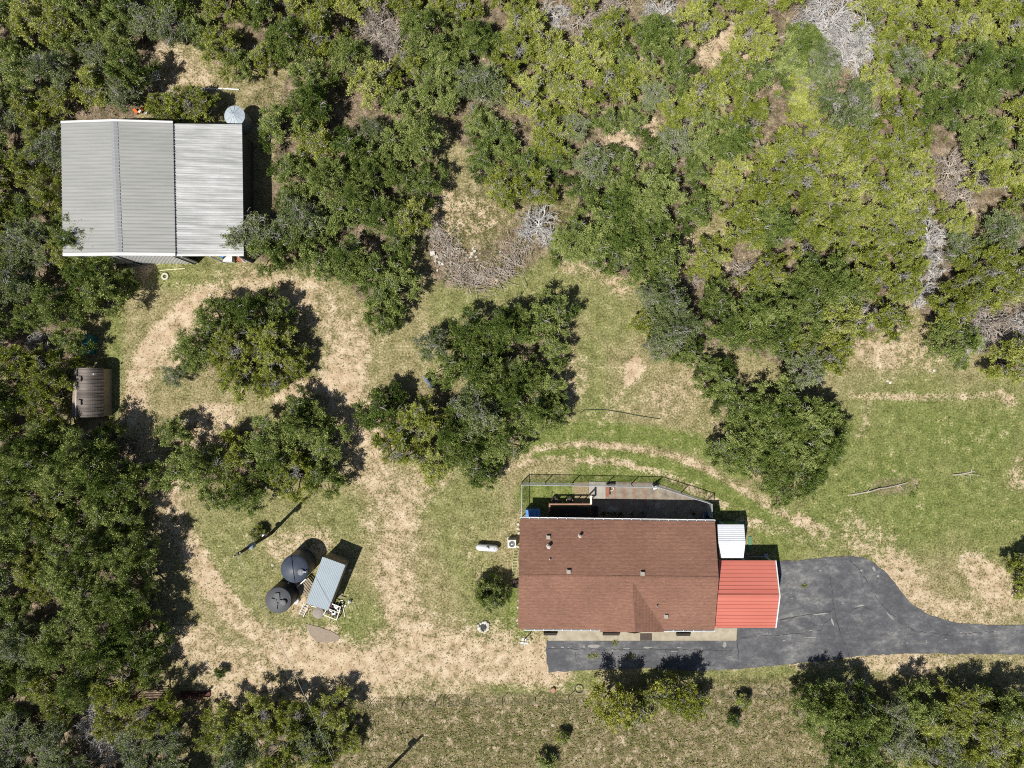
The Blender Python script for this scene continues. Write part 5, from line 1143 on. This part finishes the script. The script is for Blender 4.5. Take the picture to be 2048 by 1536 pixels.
# brush pile: one heap of thin branches
rg = np.random.default_rng(400); sg = []
arc = [(880,470),(893,500),(905,520),(912,545),(930,560),(955,568),(985,560),(1010,545),(1030,520),(1035,500)]
for i in range(600):
    j = rg.integers(0, len(arc)-1); u = rg.random(); cx = arc[j][0]+(arc[j+1][0]-arc[j][0])*u+rg.normal(0,15); cy = arc[j][1]+(arc[j+1][1]-arc[j][1])*u+rg.normal(0,13)-6
    p = np.array(W(cx, cy)); az = rg.uniform(0,6.28); L_ = rg.uniform(.4,1.5); d = np.array([math.cos(az), math.sin(az), 0])*L_/2; p[2] = rg.uniform(.05,.55)
    sg += branch(rg, p-d, p+d+np.array([0,0,rg.normal(0,.12)]), rg.uniform(.012,.035), .008, 3, .15)
o = bpy.data.objects.new('brush_pile', segs_mesh('brush_pile', sg, 'deadbrown', 4)); C.objects.link(o); tag(o, 'curved heap of cut grey-brown branches beside the white rubble', 'brush pile')
for i, (px, py) in enumerate(((1181,1312),(1191,1311),(1262,1312),(1230,1284),(1608,1170),(1360,1344))):
    rg = np.random.default_rng(500+i); p = np.array([W(px,py,.04)]); n = 26; az = rg.uniform(0,6.28,n); ax = np.stack([np.cos(az), np.sin(az), rg.uniform(.2,.9,n)], 1)
    lv = leaves(rg, np.repeat(p,n,0), unit(ax), .32, .035, 2, .05, .1, 2.5); o = bpy.data.objects.new('weed', np_mesh('weed', lv, 4, 'yellow', rg.uniform(.2,.8,n*2))); C.objects.link(o)
    tag(o, ('bright weed tuft growing through the driveway, leftmost of a pair','bright weed tuft growing through the driveway, right one of a pair','single bright weed in the asphalt right of the pair','weed at the edge of the tan front walk','weed patch in the asphalt east of the red carport','weed at the south edge of the driveway')[i], 'weed', 'weeds in the paving')

# ------------------------------------------------------------------ ground cover (uncountable)
def scatter_ground():
    rg = np.random.default_rng(9); N = 330000
    px = rg.uniform(-90,2140,N); py = rg.uniform(-90,1626,N); b, g, s, l = zones(px, py)
    hard = np.zeros(N, bool)
    for P in HARD: hard |= inpoly(px, py, P)
    cl = .5+.5*np.sin(px*.11+3*np.sin(py*.05))*np.sin(py*.13+2*np.sin(px*.06))
    dens = .30+.25*g+.3*s-.02*np.clip(b,0,1)-.2*l+.15*(cl-.5)
    keep = (rg.random(N) < np.clip(dens, .05, 1)) & ~hard; px, py, b, g, s, l = (q[keep] for q in (px,py,b,g,s,l)); n = len(px)
    c = np.stack([(px-1024)*S, -(py-768)*S, np.zeros(n)], 1); k = 4; sz = (.6+.7*s+.1*g)*rg.uniform(.6,1.5,n)
    C3 = np.repeat(c, k, 0); az = rg.uniform(0,6.283,n*k); L_ = np.repeat(sz, k)*rg.uniform(.07,.15,n*k); h = L_*rg.uniform(.25,1.1,n*k)
    d = np.stack([np.cos(az), np.sin(az), np.zeros(n*k)], 1); sd = np.stack([-np.sin(az), np.cos(az), np.zeros(n*k)], 1)
    C3 = C3+d*.01; tip = C3+d*L_[:,None]; tip[:,2] = h; w_ = (L_*.22)[:,None]
    v = np.stack([C3-sd*w_, C3+sd*w_, tip], 1).reshape(-1,3)
    tn = .54-.24*g+.08*s-.26*np.clip(b,0,1)+rg.normal(0,.16,n); tn = np.clip(np.repeat(tn,k)+rg.normal(0,.06,n*k),0,1)
    o = bpy.data.objects.new('grass', np_mesh('grass', v, 3, 'grass', tn)); C.objects.link(o); tag(o, 'short dry and green grass tufts over the whole plot', None, None, 'stuff')
    # sticks and fallen twigs on the woodland floor
    N = 60000; px = rg.uniform(-90,2140,N); py = rg.uniform(-90,1626,N); _, _, s, l = zones(px, py); hard = np.zeros(N, bool)
    for P in HARD: hard |= inpoly(px, py, P)
    kp = (rg.random(N) < l*1.1+.12*s) & ~hard; px, py = px[kp], py[kp]; n = len(px); az = rg.uniform(0,6.283,n); L_ = rg.uniform(.12,.6,n)
    c = np.stack([(px-1024)*S, -(py-768)*S, rg.uniform(.02,.12,n)], 1); d = np.stack([np.cos(az), np.sin(az), rg.normal(0,.12,n)], 1)*L_[:,None]/2; r = rg.uniform(.006,.018,n)
    p0 = c-d; p1 = c+d; p0[:,2] = np.maximum(p0[:,2],.01); p1[:,2] = np.maximum(p1[:,2],.01)
    me = segs_mesh('fallen_twigs', np.concatenate([p0,p1,r[:,None],r[:,None]*.6],1), 'litter', 3)
    o = bpy.data.objects.new('fallen_twigs', me); C.objects.link(o); tag(o, 'fallen twigs and sticks on the woodland floor', None, None, 'stuff')
    a = me.attributes.new('tone','FLOAT','POINT'); tv = np.tile(np.repeat(rg.uniform(0,1,n),4),3); a.data.foreach_set('value', tv.astype(np.float32))
    # low undergrowth clumps
    N = 14000; px = rg.uniform(-90,2140,N); py = rg.uniform(-90,1626,N); _, _, s, l = zones(px, py); hard = np.zeros(N, bool)
    for P in HARD: hard |= inpoly(px, py, P)
    kp = (rg.random(N) < l*.8) & ~hard; px, py = px[kp], py[kp]; n = len(px); K2 = 26
    r = rg.uniform(.12,.34,n); C3 = np.repeat(np.stack([(px-1024)*S, -(py-768)*S, r*.35], 1), K2, 0); d = unit(rg.normal(0,1,(n*K2,3))); d[:,2] = abs(d[:,2]); C3 = C3+d*np.repeat(r,K2)[:,None]*rg.uniform(.4,1,(n*K2,1))
    lv = leaves(rg, C3, d, .12, .06, 1, .02); tn = np.clip(np.repeat(rg.uniform(.05,.85,n),K2)+rg.normal(0,.08,n*K2),0,1)
    o = bpy.data.objects.new('undergrowth', np_mesh('undergrowth', lv, 4, 'oak', tn)); C.objects.link(o); tag(o, 'low leafy undergrowth below the trees', None, None, 'stuff')
    N = 9000; px = rg.uniform(-90,2140,N); py = rg.uniform(-90,1626,N); b, g, s, l = zones(px, py); hard = np.zeros(N, bool)
    for P in HARD: hard |= inpoly(px, py, P)
    kp = (rg.random(N) < .75*s+.05*g+.03) & ~hard; px, py, s = px[kp], py[kp], s[kp]; n = len(px); K2 = 22
    r = rg.uniform(.10,.24,n)*(1+.5*s); C3 = np.repeat(np.stack([(px-1024)*S, -(py-768)*S, np.zeros(n)], 1), K2, 0); d = unit(rg.normal(0,1,(n*K2,3))); d[:,2] = abs(d[:,2])*.8+.1; C3 = C3+d*np.repeat(r,K2)[:,None]*.25
    lv = leaves(rg, C3, d, .20, .028, 1, .02, 0, 2.2); tn = np.clip(np.repeat(rg.choice([.05,.15,.3,.5,.75,.95],n),K2)+rg.normal(0,.08,n*K2),0,1)
    o = bpy.data.objects.new('tall_grass', np_mesh('tall_grass', lv, 4, 'grass', tn)); C.objects.link(o); tag(o, 'rough tufts of tall dry grass in the unmown parts', None, None, 'stuff')
scatter_ground()
